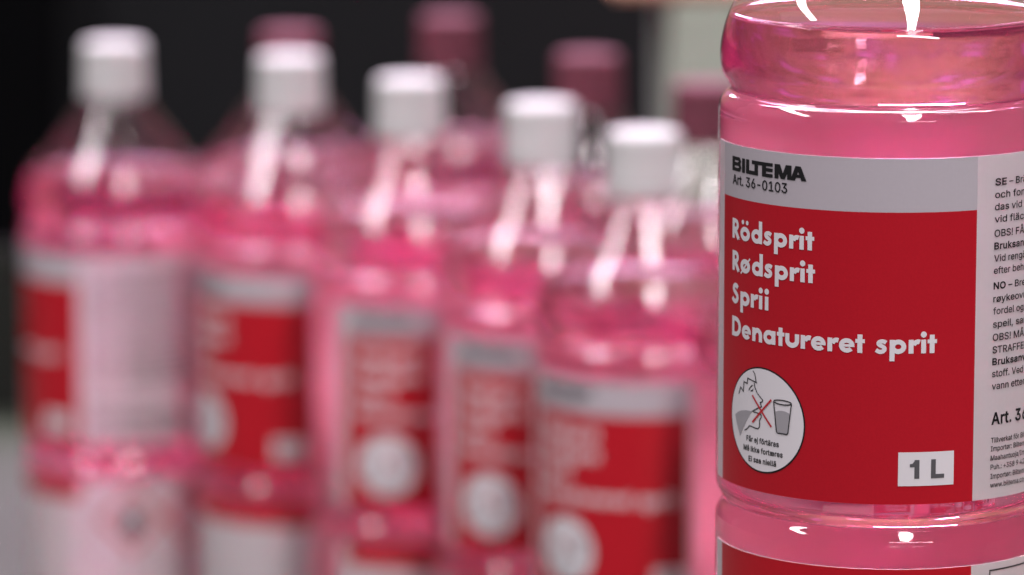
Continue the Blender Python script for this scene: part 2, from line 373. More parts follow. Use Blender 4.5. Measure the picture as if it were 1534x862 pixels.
# ------------------------------------------------------------------ letter outlines (filled triangles, thousandths)
GLYPH_TABLE = """\
r|!|196|57,150 53,519 142,519 138,150 98,-15 77,-11 59,2 46,20 42,41 46,62 59,80 77,92 98,97 120,92 137,80 150,62 154,41 150,20 137,2 120,-11|5 4 6 8 7 6 6 10 8 9 8 10 14 13 12 17 16 18 14 12 16 16 15 14 19 18 4 18 16 4 16 12 4 6 4 12 10 6 12 11 10 12 1 0 3 3 2 1
r|+|453|188,24 188,374 265,374 265,24 51,162 51,236 401,236 401,162 188,236 265,236 265,162 188,162|8 11 9 11 8 4 9 10 7 5 4 8 2 1 8 9 2 8 7 6 9 0 3 10 11 0 10 10 9 11
r|,|188|26,-129 59,81 150,81 92,-129|1 0 3 3 2 1
r|-|453|347,254 347,178 104,178 104,254|3 2 1 1 0 3
r|.|188|95,-15 74,-11 56,2 43,20 39,41 43,63 56,81 74,93 95,97 117,93 135,81 147,63 151,41 147,20 135,2 117,-11|5 4 6 2 1 0 4 3 2 6 4 2 12 11 10 13 12 14 12 10 8 9 8 10 15 14 0 14 12 0 12 8 0 2 0 8 6 2 8 7 6 8
r|/|249|248,542 79,-86 2,-86 171,543|0 3 1 2 1 3
r|0|453|227,-17 189,-13 154,-2 124,16 98,41 76,73 59,110 47,153 40,201 38,254 40,307 47,355 60,398 77,436 98,467 124,492 155,511 189,522 227,526 264,522 299,511 329,492 355,467 377,436 394,398 406,355 413,307 415,254 413,201 406,153 394,110 377,73 356,41 329,16 299,-2 265,-13 227,60 248,62 267,69 283,81 298,98 311,120 321,147 328,178 332,214 334,254 332,295 328,331 321,362 311,389 298,411 283,428 267,440 248,447 227,449 205,447 187,440 170,428 155,411 143,389 133,362 125,331 121,295 119,254 121,214 125,178 133,147 143,120 155,98 170,81 186,69 205,62|8 7 65 65 64 8 9 8 64 64 63 9 63 62 9 10 9 62 62 61 10 11 10 61 1 71 2 71 70 2 56 55 16 55 17 16 2 70 3 70 69 3 4 3 69 69 68 4 5 4 68 68 67 5 6 5 67 67 66 6 7 6 66 65 7 66 11 61 60 12 11 60 60 59 12 13 12 59 59 58 13 14 13 58 58 57 14 15 14 57 57 56 15 56 16 15 37 0 35 18 53 19 37 35 34 38 37 34 53 52 20 19 53 20 29 28 43 44 43 28 28 27 44 45 44 27 46 45 27 27 26 46 47 46 26 26 25 47 38 34 33 39 38 33 33 32 39 40 39 32 32 31 40 41 40 31 31 30 41 42 41 30 30 29 42 29 43 42 47 25 48 25 24 48 49 48 24 24 23 49 50 49 23 23 22 50 51 50 22 22 21 51 52 51 21 20 52 21 71 1 0 36 71 0 0 37 36 53 18 54 55 54 18 17 55 18
r|1|453|66,-10 66,65 401,65 401,-10 286,519 286,-10 202,-10 202,438 213,438 79,344 76,432 195,519 286,65 202,65 202,431|1 0 6 12 13 6 3 2 5 13 12 8 10 9 7 11 10 7 7 8 11 8 4 11 4 8 12 5 2 12 6 5 12 1 6 13 7 9 14 8 7 14 13 8 14
r|2|453|54,-10 54,51 227,236 274,289 290,310 301,331 308,350 310,371 307,394 299,413 286,429 269,440 248,447 224,449 198,447 177,439 160,426 148,409 140,387 136,352 55,352 58,393 65,421 78,447 94,470 114,490 138,505 165,516 194,523 225,526 256,523 284,517 311,505 334,490 354,472 370,450 382,426 389,400 391,372 388,343 380,314 371,295 359,274 344,252 274,173 163,56 163,67 399,67 399,-10 172,67|21 20 19 19 18 21 22 21 18 18 17 22 23 22 17 17 24 23 12 30 13 29 13 30 27 15 14 28 27 14 14 13 28 13 29 28 1 0 45 45 46 1 46 2 1 24 17 16 25 24 16 16 15 25 26 25 15 15 27 26 11 10 32 31 11 32 3 44 43 4 3 43 43 42 4 5 4 42 42 41 5 41 40 5 6 5 40 40 39 6 7 6 39 39 38 7 38 37 7 8 7 37 37 36 8 9 8 36 36 35 9 35 34 9 10 9 34 34 33 10 32 10 33 45 0 48 48 47 45 45 47 49 46 45 49 2 46 44 44 3 2 11 31 12 30 12 31 44 46 49
r|3|453|218,-17 186,-15 157,-9 129,1 103,14 81,31 62,51 48,75 38,102 32,142 117,142 124,111 134,93 150,79 169,69 192,62 218,60 246,62 271,70 291,82 306,98 316,119 319,145 316,169 307,191 292,210 270,225 251,232 228,236 201,238 147,238 147,303 278,452 278,442 60,442 60,519 382,519 382,457 206,263 201,299 248,300 282,295 312,285 339,270 361,251 379,228 393,202 400,174 403,145 400,114 392,86 379,61 361,38 339,19 313,3 284,-8 252,-15 269,442 239,300|6 5 12 12 11 6 7 6 11 8 7 11 11 10 8 9 8 10 1 15 2 14 2 15 27 40 28 28 40 38 0 16 1 15 1 16 28 38 29 2 14 3 14 13 3 4 3 13 5 4 13 12 5 13 29 38 30 31 30 38 38 39 31 18 55 54 54 19 18 25 42 26 41 26 42 49 48 22 48 47 22 23 22 47 47 46 23 19 54 53 53 52 19 20 19 52 52 51 20 21 20 51 51 50 21 50 49 21 49 22 21 23 46 24 46 45 24 45 44 24 25 24 44 44 43 25 42 25 43 37 33 39 32 33 37 37 36 32 16 0 56 17 16 56 56 55 17 55 18 17 26 41 27 40 27 41 31 39 33 33 32 57 35 34 32 32 36 35 32 34 57 31 33 57 38 40 58 39 38 58 37 39 58
r|4|453|30,95 30,161 241,519 325,517 119,163 119,173 423,173 423,95 272,-10 272,121 272,146 272,328 353,328 353,-10 124,173 272,95 272,173 353,173 353,95|1 0 4 1 4 5 5 2 1 4 0 9 4 9 10 2 5 3 4 10 14 5 4 14 3 5 14 16 17 11 17 16 10 8 13 15 9 0 15 14 10 16 12 11 17 7 6 17 18 7 17 15 18 9 18 17 10 10 9 18 18 15 13
r|5|453|221,-17 191,-15 162,-8 136,2 112,16 91,34 74,54 62,78 53,103 48,140 130,140 137,112 146,95 160,80 178,69 198,62 221,60 248,63 271,73 290,89 305,109 315,134 318,162 316,182 312,200 305,216 289,237 270,253 245,263 218,267 194,265 171,259 150,250 131,235 56,244 87,519 376,519 376,442 160,442 142,315 150,323 174,334 201,341 229,344 253,342 276,338 298,330 318,320 336,307 352,292 367,275 378,256 388,235 395,212 400,188 401,163 398,130 391,99 378,71 360,45 339,24 314,6 285,-7 254,-14|32 39 33 6 5 12 12 11 6 7 6 11 8 7 11 11 10 8 9 8 10 33 39 34 35 34 39 28 43 29 42 29 43 0 16 1 16 15 1 2 1 15 14 2 15 29 42 30 41 30 42 2 14 3 14 13 3 4 3 13 5 4 13 12 5 13 39 32 31 40 39 31 31 30 40 30 41 40 35 39 38 18 62 61 45 27 46 18 61 60 19 18 60 60 59 19 20 19 59 59 58 20 58 57 20 21 20 57 57 56 21 22 21 56 56 55 22 55 54 22 23 22 54 54 53 23 24 23 53 53 52 24 25 24 52 52 51 25 51 50 25 26 25 50 50 49 26 49 48 26 27 26 48 48 47 27 46 27 47 16 0 63 17 16 63 63 62 17 62 18 17 27 45 28 45 44 28 43 28 44 37 36 38 35 38 36
r|6|453|226,-17 194,-14 164,-7 137,6 113,23 92,44 76,70 63,98 56,129 53,162 55,188 61,215 70,243 84,273 104,307 129,346 247,519 336,516 156,251 132,253 146,281 158,295 174,307 192,316 212,322 235,324 266,322 295,315 321,303 344,288 363,268 378,245 390,218 397,189 399,157 396,125 389,95 376,68 360,43 339,23 315,6 288,-7 258,-14 226,59 252,62 273,71 291,86 305,106 314,130 317,157 314,185 305,209 291,228 273,243 252,252 226,255 201,252 179,243 161,228 147,209 138,186 135,158 138,130 147,106 161,86 179,71 201,62 202,319|9 8 61 10 9 61 61 60 10 11 10 60 13 12 19 19 14 13 18 21 20 1 66 2 65 2 66 18 58 57 2 65 3 4 3 65 65 64 4 5 4 64 64 63 5 6 5 63 7 6 63 63 62 7 8 7 62 61 8 62 11 60 59 12 11 59 19 12 59 59 58 19 58 18 19 18 20 19 14 19 20 20 21 14 15 14 21 21 22 15 22 23 15 43 0 42 42 44 43 25 55 54 44 42 41 41 45 44 53 27 54 27 26 54 25 54 26 36 35 48 49 48 35 35 34 49 34 33 49 50 49 33 33 32 50 45 41 40 40 39 45 46 45 39 39 38 46 47 46 38 38 37 47 37 36 47 36 48 47 50 32 51 32 31 51 31 30 51 52 51 30 30 29 52 29 28 52 53 52 28 27 53 28 15 23 16 0 43 1 66 1 43 55 25 24 57 56 18 67 18 24 56 55 24 24 18 56 21 18 22 18 67 23 17 16 23 23 22 18 17 23 67
r|8|453|226,-17 192,-15 160,-8 131,2 106,17 84,35 66,56 52,80 44,107 42,135 43,158 48,179 56,200 73,227 95,249 121,265 137,266 124,267 103,282 85,302 71,326 63,352 60,380 63,407 70,432 82,455 98,476 118,493 141,507 167,517 196,524 226,526 257,524 285,517 311,507 334,493 353,476 370,455 382,432 389,407 392,380 389,352 381,326 368,302 350,282 328,267 316,267 332,265 357,249 379,227 396,200 404,179 409,158 411,135 408,107 400,80 387,56 369,35 347,17 321,2 292,-8 260,-15 226,59 256,62 281,69 300,81 315,97 324,116 327,139 323,162 314,183 299,200 278,214 254,222 226,225 198,222 174,214 153,200 138,183 129,162 125,139 128,116 137,97 152,81 172,69 188,64 206,60 226,300 250,302 270,309 286,321 298,336 306,354 309,376 307,397 299,415 287,429 271,440 250,447 226,450 202,447 182,440 165,429 153,415 146,397 143,376 146,354 153,336 166,321 182,309 203,302|8 7 81 81 80 8 9 8 80 10 9 80 80 79 10 11 10 79 12 11 79 74 110 75 85 1 86 29 101 100 100 30 29 1 85 2 85 84 2 16 77 76 76 75 16 75 110 16 110 109 16 108 16 109 28 102 101 101 29 28 2 84 3 84 83 3 4 3 83 5 4 83 83 82 5 6 5 82 7 6 82 81 7 82 12 79 78 13 12 78 14 13 78 78 77 14 15 14 77 77 16 15 16 108 17 18 17 108 108 107 18 19 18 107 107 106 19 20 19 106 21 20 106 106 105 21 22 21 105 23 22 105 105 104 23 24 23 104 104 103 24 25 24 103 26 25 103 103 102 26 27 26 102 102 28 27 99 98 32 31 99 32 63 61 60 64 63 60 96 34 97 34 33 97 98 97 33 32 98 33 46 45 44 55 54 67 68 67 54 54 53 68 53 52 68 69 68 52 52 51 69 51 50 69 64 60 59 65 64 59 59 58 65 58 57 65 66 65 57 57 56 66 56 55 66 55 67 66 69 50 70 50 49 70 49 48 70 71 70 48 48 47 71 47 46 71 72 71 46 73 72 46 88 73 46 89 88 46 90 89 46 46 44 90 91 90 44 44 43 91 92 91 43 43 42 92 42 41 92 93 92 41 41 40 93 40 39 93 94 93 39 39 38 94 95 94 38 38 37 95 37 36 95 96 95 36 36 35 96 34 96 35 86 1 0 62 86 0 0 61 62 61 63 62 73 88 74 88 87 74 110 74 87 30 100 99 99 31 30
r|9|453|226,526 258,523 288,515 315,503 339,485 360,464 377,439 389,411 396,380 399,347 397,321 391,294 382,266 368,236 348,201 323,163 206,-10 116,-7 296,258 321,255 307,228 294,214 279,202 260,192 240,187 218,185 187,187 158,194 132,205 109,221 90,241 74,264 63,291 56,320 53,352 56,384 63,414 76,441 93,466 113,486 138,503 165,516 194,523 226,450 201,447 179,437 161,422 147,403 138,379 135,352 138,324 147,300 161,281 179,266 201,257 226,254 251,257 273,266 292,280 306,300 314,323 317,350 314,378 305,402 292,422 273,437 252,447 250,189|34 33 49 35 34 49 49 48 35 36 35 48 54 26 25 44 43 42 43 0 42 26 54 27 53 27 54 45 44 41 44 42 41 15 23 16 27 53 28 53 52 28 29 28 52 30 29 52 52 51 30 31 30 51 32 31 51 51 50 32 33 32 50 49 33 50 36 48 47 37 36 47 38 37 47 47 46 38 39 38 46 46 45 39 40 39 45 45 41 40 18 21 20 18 58 57 66 65 2 1 66 2 19 14 13 13 12 19 11 10 60 61 60 10 10 9 61 9 8 61 62 61 8 8 7 62 22 23 15 21 22 15 15 14 21 20 21 14 14 19 20 18 20 19 58 18 19 59 58 19 19 12 59 12 11 59 11 60 59 62 7 63 7 6 63 6 5 63 64 63 5 5 4 64 65 64 4 4 3 65 2 65 3 24 55 25 54 25 55 66 1 43 0 43 1 57 56 18 67 18 24 55 24 56 24 18 56 21 18 22 18 67 23 17 16 23 23 22 18 17 23 67
r|:|188|95,-15 74,-11 56,2 43,20 39,41 43,63 56,81 74,93 95,97 117,93 135,81 147,63 151,41 147,20 135,2 117,-11 95,261 74,265 56,277 43,295 39,316 43,338 56,356 74,368 95,372 117,368 135,356 147,338 151,316 147,295 135,277 117,265|5 4 6 21 20 22 17 16 18 16 24 18 4 3 2 6 4 2 20 19 18 22 20 18 18 24 22 24 23 22 0 15 14 12 11 10 28 27 26 13 12 14 0 14 12 8 0 12 12 10 8 9 8 10 29 28 30 2 1 0 0 8 2 6 2 8 7 6 8 31 30 16 30 28 16 24 16 28 28 26 24 26 25 24
r|A|480|3,-9 194,519 283,519 476,-9 388,-10 278,299 255,369 219,488 258,488 222,368 200,299 92,-10 100,132 100,209 380,209 380,132 239,423 168,209 310,209 337,132 142,132|0 11 12 12 13 0 9 7 1 20 17 12 10 9 13 9 1 13 0 13 1 8 6 2 4 3 15 14 15 3 6 5 14 2 6 14 14 3 2 18 19 15 7 9 16 7 16 8 1 7 8 8 2 1 6 8 16 17 20 18 10 13 17 13 12 17 14 5 18 15 14 18 4 15 19 19 18 20 12 11 20
r|B|456|50,-10 50,519 241,519 276,517 306,510 333,500 356,485 375,468 390,447 400,424 406,400 408,374 405,342 396,315 381,294 362,278 341,266 325,260 325,270 342,267 369,254 392,234 411,208 421,187 426,163 428,136 426,110 419,85 409,62 393,41 373,23 349,9 319,-2 285,-8 247,-10 135,67 244,67 279,69 305,76 323,87 336,102 343,118 345,137 342,159 334,179 320,196 301,209 277,218 248,221 135,221 135,295 237,295 262,298 284,305 301,317 315,332 323,350 326,372 324,391 317,407 306,421 290,432 268,439 240,442 135,442 343,267|35 49 0 1 0 49 51 50 49 1 49 50 50 64 1 47 52 48 35 0 34 34 36 35 51 49 48 48 52 51 62 3 63 3 2 63 64 63 2 1 64 2 37 33 32 38 37 32 36 34 33 33 37 36 61 4 62 3 62 4 18 17 16 16 19 18 16 17 20 19 16 65 18 19 15 29 28 40 28 27 40 41 40 27 27 26 41 42 41 26 26 25 42 25 24 42 43 42 24 24 23 43 23 22 43 44 43 22 22 21 44 12 11 57 11 10 57 38 32 31 39 38 31 31 30 39 30 29 39 29 40 39 44 21 45 21 20 45 20 17 45 46 45 17 47 46 17 52 47 17 17 18 52 53 52 18 54 53 18 55 54 18 18 15 55 15 14 55 56 55 14 14 13 56 13 12 56 12 57 56 57 10 58 10 9 58 59 58 9 9 8 59 8 7 59 60 59 7 7 6 60 6 5 60 61 60 5 4 61 5 16 20 65 15 19 65
r|E|419|50,-10 50,519 382,519 382,442 135,442 135,296 365,296 365,219 135,219 135,67 385,67 385,-10|0 9 8 1 0 8 8 5 1 5 4 1 9 0 11 11 10 9 5 8 7 7 6 5 3 2 4 1 4 2
r|F|410|50,-10 50,519 379,519 379,442 135,442 135,288 356,288 356,211 135,211 135,-10|9 8 0 8 5 0 1 0 5 3 2 4 5 8 7 7 6 5 1 5 4 4 2 1
r|I|300|21,-10 21,67 108,67 108,442 21,442 21,519 279,519 279,442 193,442 193,67 279,67 279,-10|1 0 2 3 5 4 9 11 10 7 6 8 2 0 11 11 9 2 3 2 9 9 8 3 8 6 3 5 3 6
r|M|628|50,-10 50,519 158,519 287,191 297,162 309,126 321,87 334,39 294,39 308,86 320,124 333,161 343,191 469,519 578,519 578,-10 494,-10 494,291 494,327 495,369 496,413 497,467 526,467 507,406 491,359 477,318 465,287 349,-10 279,-10 161,287 150,318 135,358 120,404 99,466 129,467 130,416 131,372 132,329 132,291 132,-10 315,106 495,371 131,371|32 33 1 39 38 0 1 0 38 38 37 1 32 1 37 36 35 32 33 32 35 34 33 35 4 9 5 9 4 8 36 32 42 35 36 31 34 35 2 33 34 2 1 33 2 10 6 11 14 22 23 17 16 15 15 14 17 18 17 14 14 23 18 19 18 23 20 41 23 23 22 20 22 21 20 12 11 26 41 20 24 20 21 13 21 22 13 22 14 13 8 28 27 27 7 8 9 8 7 7 6 9 9 6 40 26 25 12 31 30 35 30 29 3 3 2 30 2 35 30 6 10 40 5 9 40 25 24 20 13 12 25 20 13 25 19 23 41 7 27 26 6 7 11 7 26 11 28 8 29 4 3 29 29 8 4 32 37 42 31 36 42
r|O|533|267,-17 223,-13 182,-2 145,16 112,42 84,73 61,111 44,154 34,202 30,254 34,307 44,355 61,398 84,435 112,467 145,492 182,511 223,522 267,526 311,522 352,511 389,492 422,467 450,435 473,398 490,355 500,307 503,254 500,202 490,154 473,111 450,73 422,42 389,16 352,-2 311,-13 267,63 295,65 320,73 344,84 366,101 384,122 399,148 411,179 418,214 420,254 418,294 411,330 399,360 384,386 366,408 344,424 320,436 295,443 267,446 239,443 213,436 190,424 168,407 150,386 134,360 123,329 116,294 113,254 116,214 123,179 134,149 150,123 168,101 190,85 213,73 239,65|7 6 66 66 65 7 8 7 65 65 64 8 9 8 64 64 63 9 63 62 9 10 9 62 62 61 10 11 10 61 61 60 11 12 11 60 2 69 3 69 68 3 71 1 0 1 71 70 17 56 55 55 18 17 1 70 2 69 2 70 15 58 57 16 15 57 57 56 16 56 17 16 3 68 4 5 4 68 68 67 5 6 5 67 66 6 67 12 60 59 13 12 59 59 58 13 14 13 58 58 15 14 35 38 37 52 19 53 50 21 51 20 51 21 38 35 34 39 38 34 34 33 39 33 40 39 51 20 52 19 52 20 30 29 42 43 42 29 29 28 43 44 43 28 28 27 44 45 44 27 46 45 27 27 26 46 47 46 26 26 25 47 48 47 25 25 24 48 40 33 32 32 31 40 41 40 31 31 30 41 30 42 41 48 24 49 24 23 49 50 49 23 23 22 50 21 50 22 35 37 0 37 36 0 71 0 36 18 55 54 54 53 18 53 19 18
r|P|445|50,-10 50,519 236,519 274,516 308,509 337,496 362,479 383,459 399,434 410,407 416,379 419,348 416,317 410,288 399,261 383,236 362,216 337,198 308,186 274,178 236,176 99,176 99,252 232,252 256,254 276,258 292,265 311,279 324,298 332,321 334,348 332,374 324,397 311,415 292,430 276,436 256,441 232,442 135,442 135,-10 135,252 135,176|39 21 0 21 22 0 1 0 22 38 37 2 21 39 41 22 21 40 22 40 38 1 22 38 38 2 1 35 3 36 18 26 25 18 25 19 24 19 25 34 4 35 3 35 4 19 24 20 23 20 24 2 37 36 36 3 2 6 5 33 27 17 16 16 15 27 28 27 15 15 14 28 14 13 28 29 28 13 13 12 29 30 29 12 12 11 30 11 10 30 31 30 10 10 9 31 32 31 9 9 8 32 8 7 32 33 32 7 6 33 7 26 18 17 17 27 26 33 5 34 4 34 5 20 23 41 23 40 41 21 41 40
r|R|449|50,-10 50,519 236,519 274,516 308,509 338,497 363,481 383,461 399,438 410,411 417,383 419,352 417,321 410,293 399,267 383,243 363,224 337,208 308,197 274,190 236,188 86,188 86,265 233,265 257,266 277,270 293,276 312,288 325,305 332,326 335,352 332,378 325,400 312,417 293,431 277,437 257,441 233,442 135,442 135,-10 347,-10 216,237 309,239 442,-8 135,265 135,188 242,188 327,204|39 21 0 21 22 0 1 0 22 38 37 2 21 39 45 22 21 45 22 44 38 1 22 38 38 2 1 35 3 36 26 25 42 18 42 19 42 25 24 34 4 35 3 35 4 46 19 41 19 42 41 23 41 24 2 37 36 36 3 2 27 16 15 28 27 15 15 14 28 14 13 28 29 28 13 13 12 29 30 29 12 12 11 30 11 10 30 31 30 10 10 9 31 32 31 9 9 8 32 8 7 32 33 32 7 7 6 33 5 33 6 19 46 40 18 19 40 18 40 47 42 18 47 17 16 42 16 27 42 26 42 27 33 5 34 4 34 5 20 41 45 41 23 44 44 45 41 44 22 45 41 20 46 42 24 41 17 42 47 40 43 47
r|S|447|224,-19 187,-17 154,-11 123,0 97,15 74,33 56,54 42,79 33,106 27,147 113,147 120,113 131,94 148,79 170,68 196,61 224,59 245,60 264,64 282,69 305,82 321,98 332,117 335,139 333,158 324,173 310,185 292,195 242,213 181,230 141,243 107,261 79,282 58,308 46,338 42,372 45,402 53,429 67,454 85,475 107,493 133,507 162,517 194,524 227,526 261,523 292,517 320,507 346,493 367,475 385,454 399,431 407,406 412,368 329,368 322,398 312,415 296,429 276,440 252,446 225,448 196,446 171,439 151,427 137,412 128,395 125,376 129,356 138,340 154,328 173,317 215,303 267,289 315,273 341,261 365,246 386,226 403,203 412,183 417,162 418,139 416,110 408,83 395,58 377,36 354,17 328,1 297,-10 262,-17|7 6 11 8 7 11 11 10 8 9 8 10 34 33 67 67 66 34 35 34 66 36 35 66 66 65 36 37 36 65 38 37 65 0 16 1 16 15 1 70 29 71 61 60 43 1 15 2 14 2 15 29 70 30 69 30 70 41 63 62 42 41 62 62 61 42 61 43 42 2 14 3 14 13 3 4 3 13 13 12 4 5 4 12 6 5 12 11 6 12 30 69 31 69 68 31 32 31 68 33 32 68 67 33 68 38 65 64 39 38 64 64 63 39 40 39 63 63 41 40 88 18 17 18 88 87 19 18 87 28 27 73 72 28 73 57 47 58 47 46 58 59 58 46 45 59 46 83 82 22 82 81 22 23 22 81 81 80 23 80 79 23 24 23 79 79 78 24 78 77 24 53 52 54 19 87 86 20 19 86 86 85 20 85 84 20 21 20 84 84 83 21 83 22 21 24 77 25 77 76 25 76 75 25 26 25 75 75 74 26 27 26 74 73 27 74 54 52 55 52 51 55 51 50 55 56 55 50 50 49 56 57 56 49 49 48 57 47 57 48 88 17 0 16 0 17 71 29 28 28 72 71 59 45 60 45 44 60 43 60 44
r|T|449|22,442 22,519 427,519 427,442 267,442 267,-10 183,-10 183,442|1 0 7 3 2 4 5 4 6 7 6 4 4 2 7 1 7 2
r|V|480|197,-10 3,518 91,519 202,209 225,140 261,21 222,21 257,141 280,209 388,519 476,518 285,-10 241,86|6 4 0 4 3 0 1 0 3 2 1 3 7 5 11 8 7 11 11 10 8 10 9 8 6 0 11 11 5 6 6 5 12 5 7 12 4 6 12
r|a|389|160,-19 135,-17 112,-12 90,-4 70,7 53,22 39,39 29,60 22,83 20,108 24,140 35,166 51,187 72,202 97,213 123,220 177,230 232,237 250,240 260,243 264,248 265,255 263,276 258,292 249,304 235,313 218,319 196,321 172,319 153,313 137,304 125,294 116,282 105,262 27,285 42,318 56,337 72,354 90,367 109,377 130,385 151,390 173,393 194,394 241,389 267,381 291,369 313,350 331,325 340,304 345,279 347,252 347,-10 267,-10 267,42 277,42 259,18 241,3 219,-8 192,-16 170,55 199,59 223,68 241,81 255,98 263,118 266,139 267,176 263,172 233,166 202,161 177,158 138,149 122,142 111,133 104,121 102,105 104,90 110,78 120,69 133,62 150,57 267,27|7 6 77 8 7 77 77 76 8 9 8 76 76 75 9 10 9 75 11 10 75 0 60 81 41 29 28 0 81 1 80 1 81 29 41 40 1 80 2 30 29 39 29 40 39 2 80 3 80 79 3 4 3 79 5 4 79 79 78 5 6 5 78 77 6 78 11 75 74 12 11 74 13 12 74 74 73 13 14 13 73 73 72 14 72 15 14 35 34 33 33 32 35 36 35 32 32 31 36 37 36 31 38 37 31 31 30 38 30 39 38 58 61 59 16 71 70 43 42 27 27 26 43 61 58 57 57 62 61 69 17 70 16 70 17 25 44 26 43 26 44 52 55 53 55 54 82 55 52 65 66 65 52 52 51 66 51 67 66 20 19 67 67 51 20 21 20 51 51 50 21 22 21 50 50 49 22 23 22 49 49 48 23 48 47 23 62 57 56 56 54 62 63 62 54 64 63 54 54 55 64 55 65 64 68 67 69 17 69 67 18 17 67 67 19 18 23 47 24 47 46 24 25 24 46 46 45 25 44 25 45 60 0 59 59 61 60 15 72 71 71 16 15 27 42 28 41 28 42 54 56 82 53 55 82
r|b|424|229,-18 196,-15 168,-5 146,9 130,25 113,49 122,49 122,-10 43,-10 43,519 124,519 124,329 113,329 130,352 146,368 167,382 195,391 229,394 261,392 291,383 318,369 342,350 363,325 379,297 391,264 398,228 400,189 398,149 391,113 379,80 363,52 343,27 319,8 292,-7 262,-15 220,57 240,59 258,64 273,74 287,86 298,102 306,120 313,141 317,164 318,189 317,214 313,237 307,258 298,276 287,291 274,303 258,312 241,318 220,320 200,318 182,313 167,304 154,292 143,277 134,259 128,238 124,215 123,189 124,163 128,140 134,119 143,100 154,85 168,73 183,64 200,59 122,36 124,344|9 8 12 5 8 7 5 7 71 6 5 71 65 64 5 8 5 64 64 63 8 62 8 63 8 62 61 12 8 61 61 60 12 60 59 12 35 70 1 1 70 2 69 2 70 54 53 16 2 69 3 15 14 55 55 54 15 54 16 15 3 69 4 69 68 4 6 4 68 68 67 6 67 66 6 5 6 66 65 5 66 12 59 58 11 12 58 58 57 11 57 56 11 13 11 56 56 55 13 55 14 13 9 12 10 36 0 34 34 37 36 51 18 52 17 52 18 37 34 33 38 37 33 50 19 51 18 51 19 28 27 42 43 42 27 27 26 43 44 43 26 45 44 26 26 25 45 46 45 25 25 24 46 38 33 32 32 31 38 39 38 31 31 30 39 40 39 30 30 29 40 41 40 29 29 28 41 28 42 41 46 24 47 24 23 47 48 47 23 23 22 48 49 48 22 22 21 49 50 49 21 21 20 50 19 50 20 35 1 0 0 36 35 52 17 53 16 53 17 4 6 71 11 13 72 12 11 72 10 12 72
r|c|396|207,-18 173,-15 141,-7 111,8 86,28 64,52 47,81 34,113 27,149 24,187 27,227 34,263 47,295 64,324 86,349 111,368 141,383 173,392 207,394 236,393 263,387 288,377 311,364 331,348 348,328 362,305 375,270 297,250 282,283 264,303 239,315 207,320 186,318 167,312 151,302 138,289 127,273 118,255 111,234 108,211 106,187 108,164 111,142 118,121 127,103 138,87 151,74 167,64 186,58 207,56 239,61 265,74 283,94 298,129 376,109 363,74 349,50 332,30 312,13 289,0 264,-10 236,-16|8 7 42 42 41 8 9 8 41 41 40 9 40 39 9 10 9 39 2 47 3 47 46 3 34 33 15 33 16 15 3 46 4 46 45 4 5 4 45 45 44 5 6 5 44 44 43 6 7 6 43 42 7 43 10 39 38 11 10 38 38 37 11 12 11 37 37 36 12 13 12 36 36 35 13 14 13 35 35 34 14 34 15 14 17 32 31 31 18 17 50 61 60 19 30 20 49 0 61 61 50 49 30 19 31 18 31 19 57 56 52 56 55 52 53 52 55 55 54 53 26 25 27 28 27 25 25 24 28 24 23 28 50 60 59 51 50 59 59 58 51 58 57 51 57 52 51 28 23 29 23 22 29 22 21 29 30 29 21 20 30 21 0 49 1 49 48 1 2 1 48 47 2 48 16 33 32 32 17 16
r|d|424|195,-18 163,-15 133,-7 106,8 82,27 62,52 46,80 34,113 26,149 24,189 26,228 34,264 46,297 62,325 82,350 106,369 134,383 163,392 196,394 230,391 257,382 279,368 295,352 311,329 301,329 301,519 382,519 382,-10 303,-10 303,49 312,49 295,25 278,9 257,-5 229,-15 205,57 224,59 242,64 257,73 270,85 281,100 290,119 296,140 300,163 302,189 300,215 297,238 290,259 282,277 271,292 257,304 242,313 225,318 205,320 184,318 166,312 151,303 137,291 126,276 118,258 111,237 108,214 106,189 108,164 111,141 118,120 127,102 138,86 151,74 167,64 184,59 301,344 303,36|9 8 63 63 62 9 62 61 9 10 9 61 61 60 10 11 10 60 0 70 1 70 69 1 55 54 17 1 69 2 69 68 2 56 55 16 55 17 16 2 68 3 4 3 68 68 67 4 5 4 67 67 66 5 6 5 66 66 65 6 7 6 65 65 64 7 8 7 64 63 8 64 11 60 59 12 11 59 59 58 12 13 12 58 58 57 13 14 13 57 57 56 14 15 14 56 56 16 15 36 35 34 52 19 53 18 53 19 36 34 33 37 36 33 33 32 37 21 20 51 52 51 20 19 52 20 27 26 23 27 30 28 30 29 72 42 41 30 30 27 42 43 42 27 27 44 43 44 27 45 27 23 45 46 45 23 47 46 23 48 47 23 23 24 48 24 23 71 23 26 71 37 32 31 38 37 31 31 29 38 39 38 29 40 39 29 29 30 40 30 41 40 48 24 49 50 49 24 24 22 50 51 50 22 21 51 22 34 35 0 70 0 35 53 18 54 17 54 18 22 24 71 26 25 71 29 31 72 28 30 72
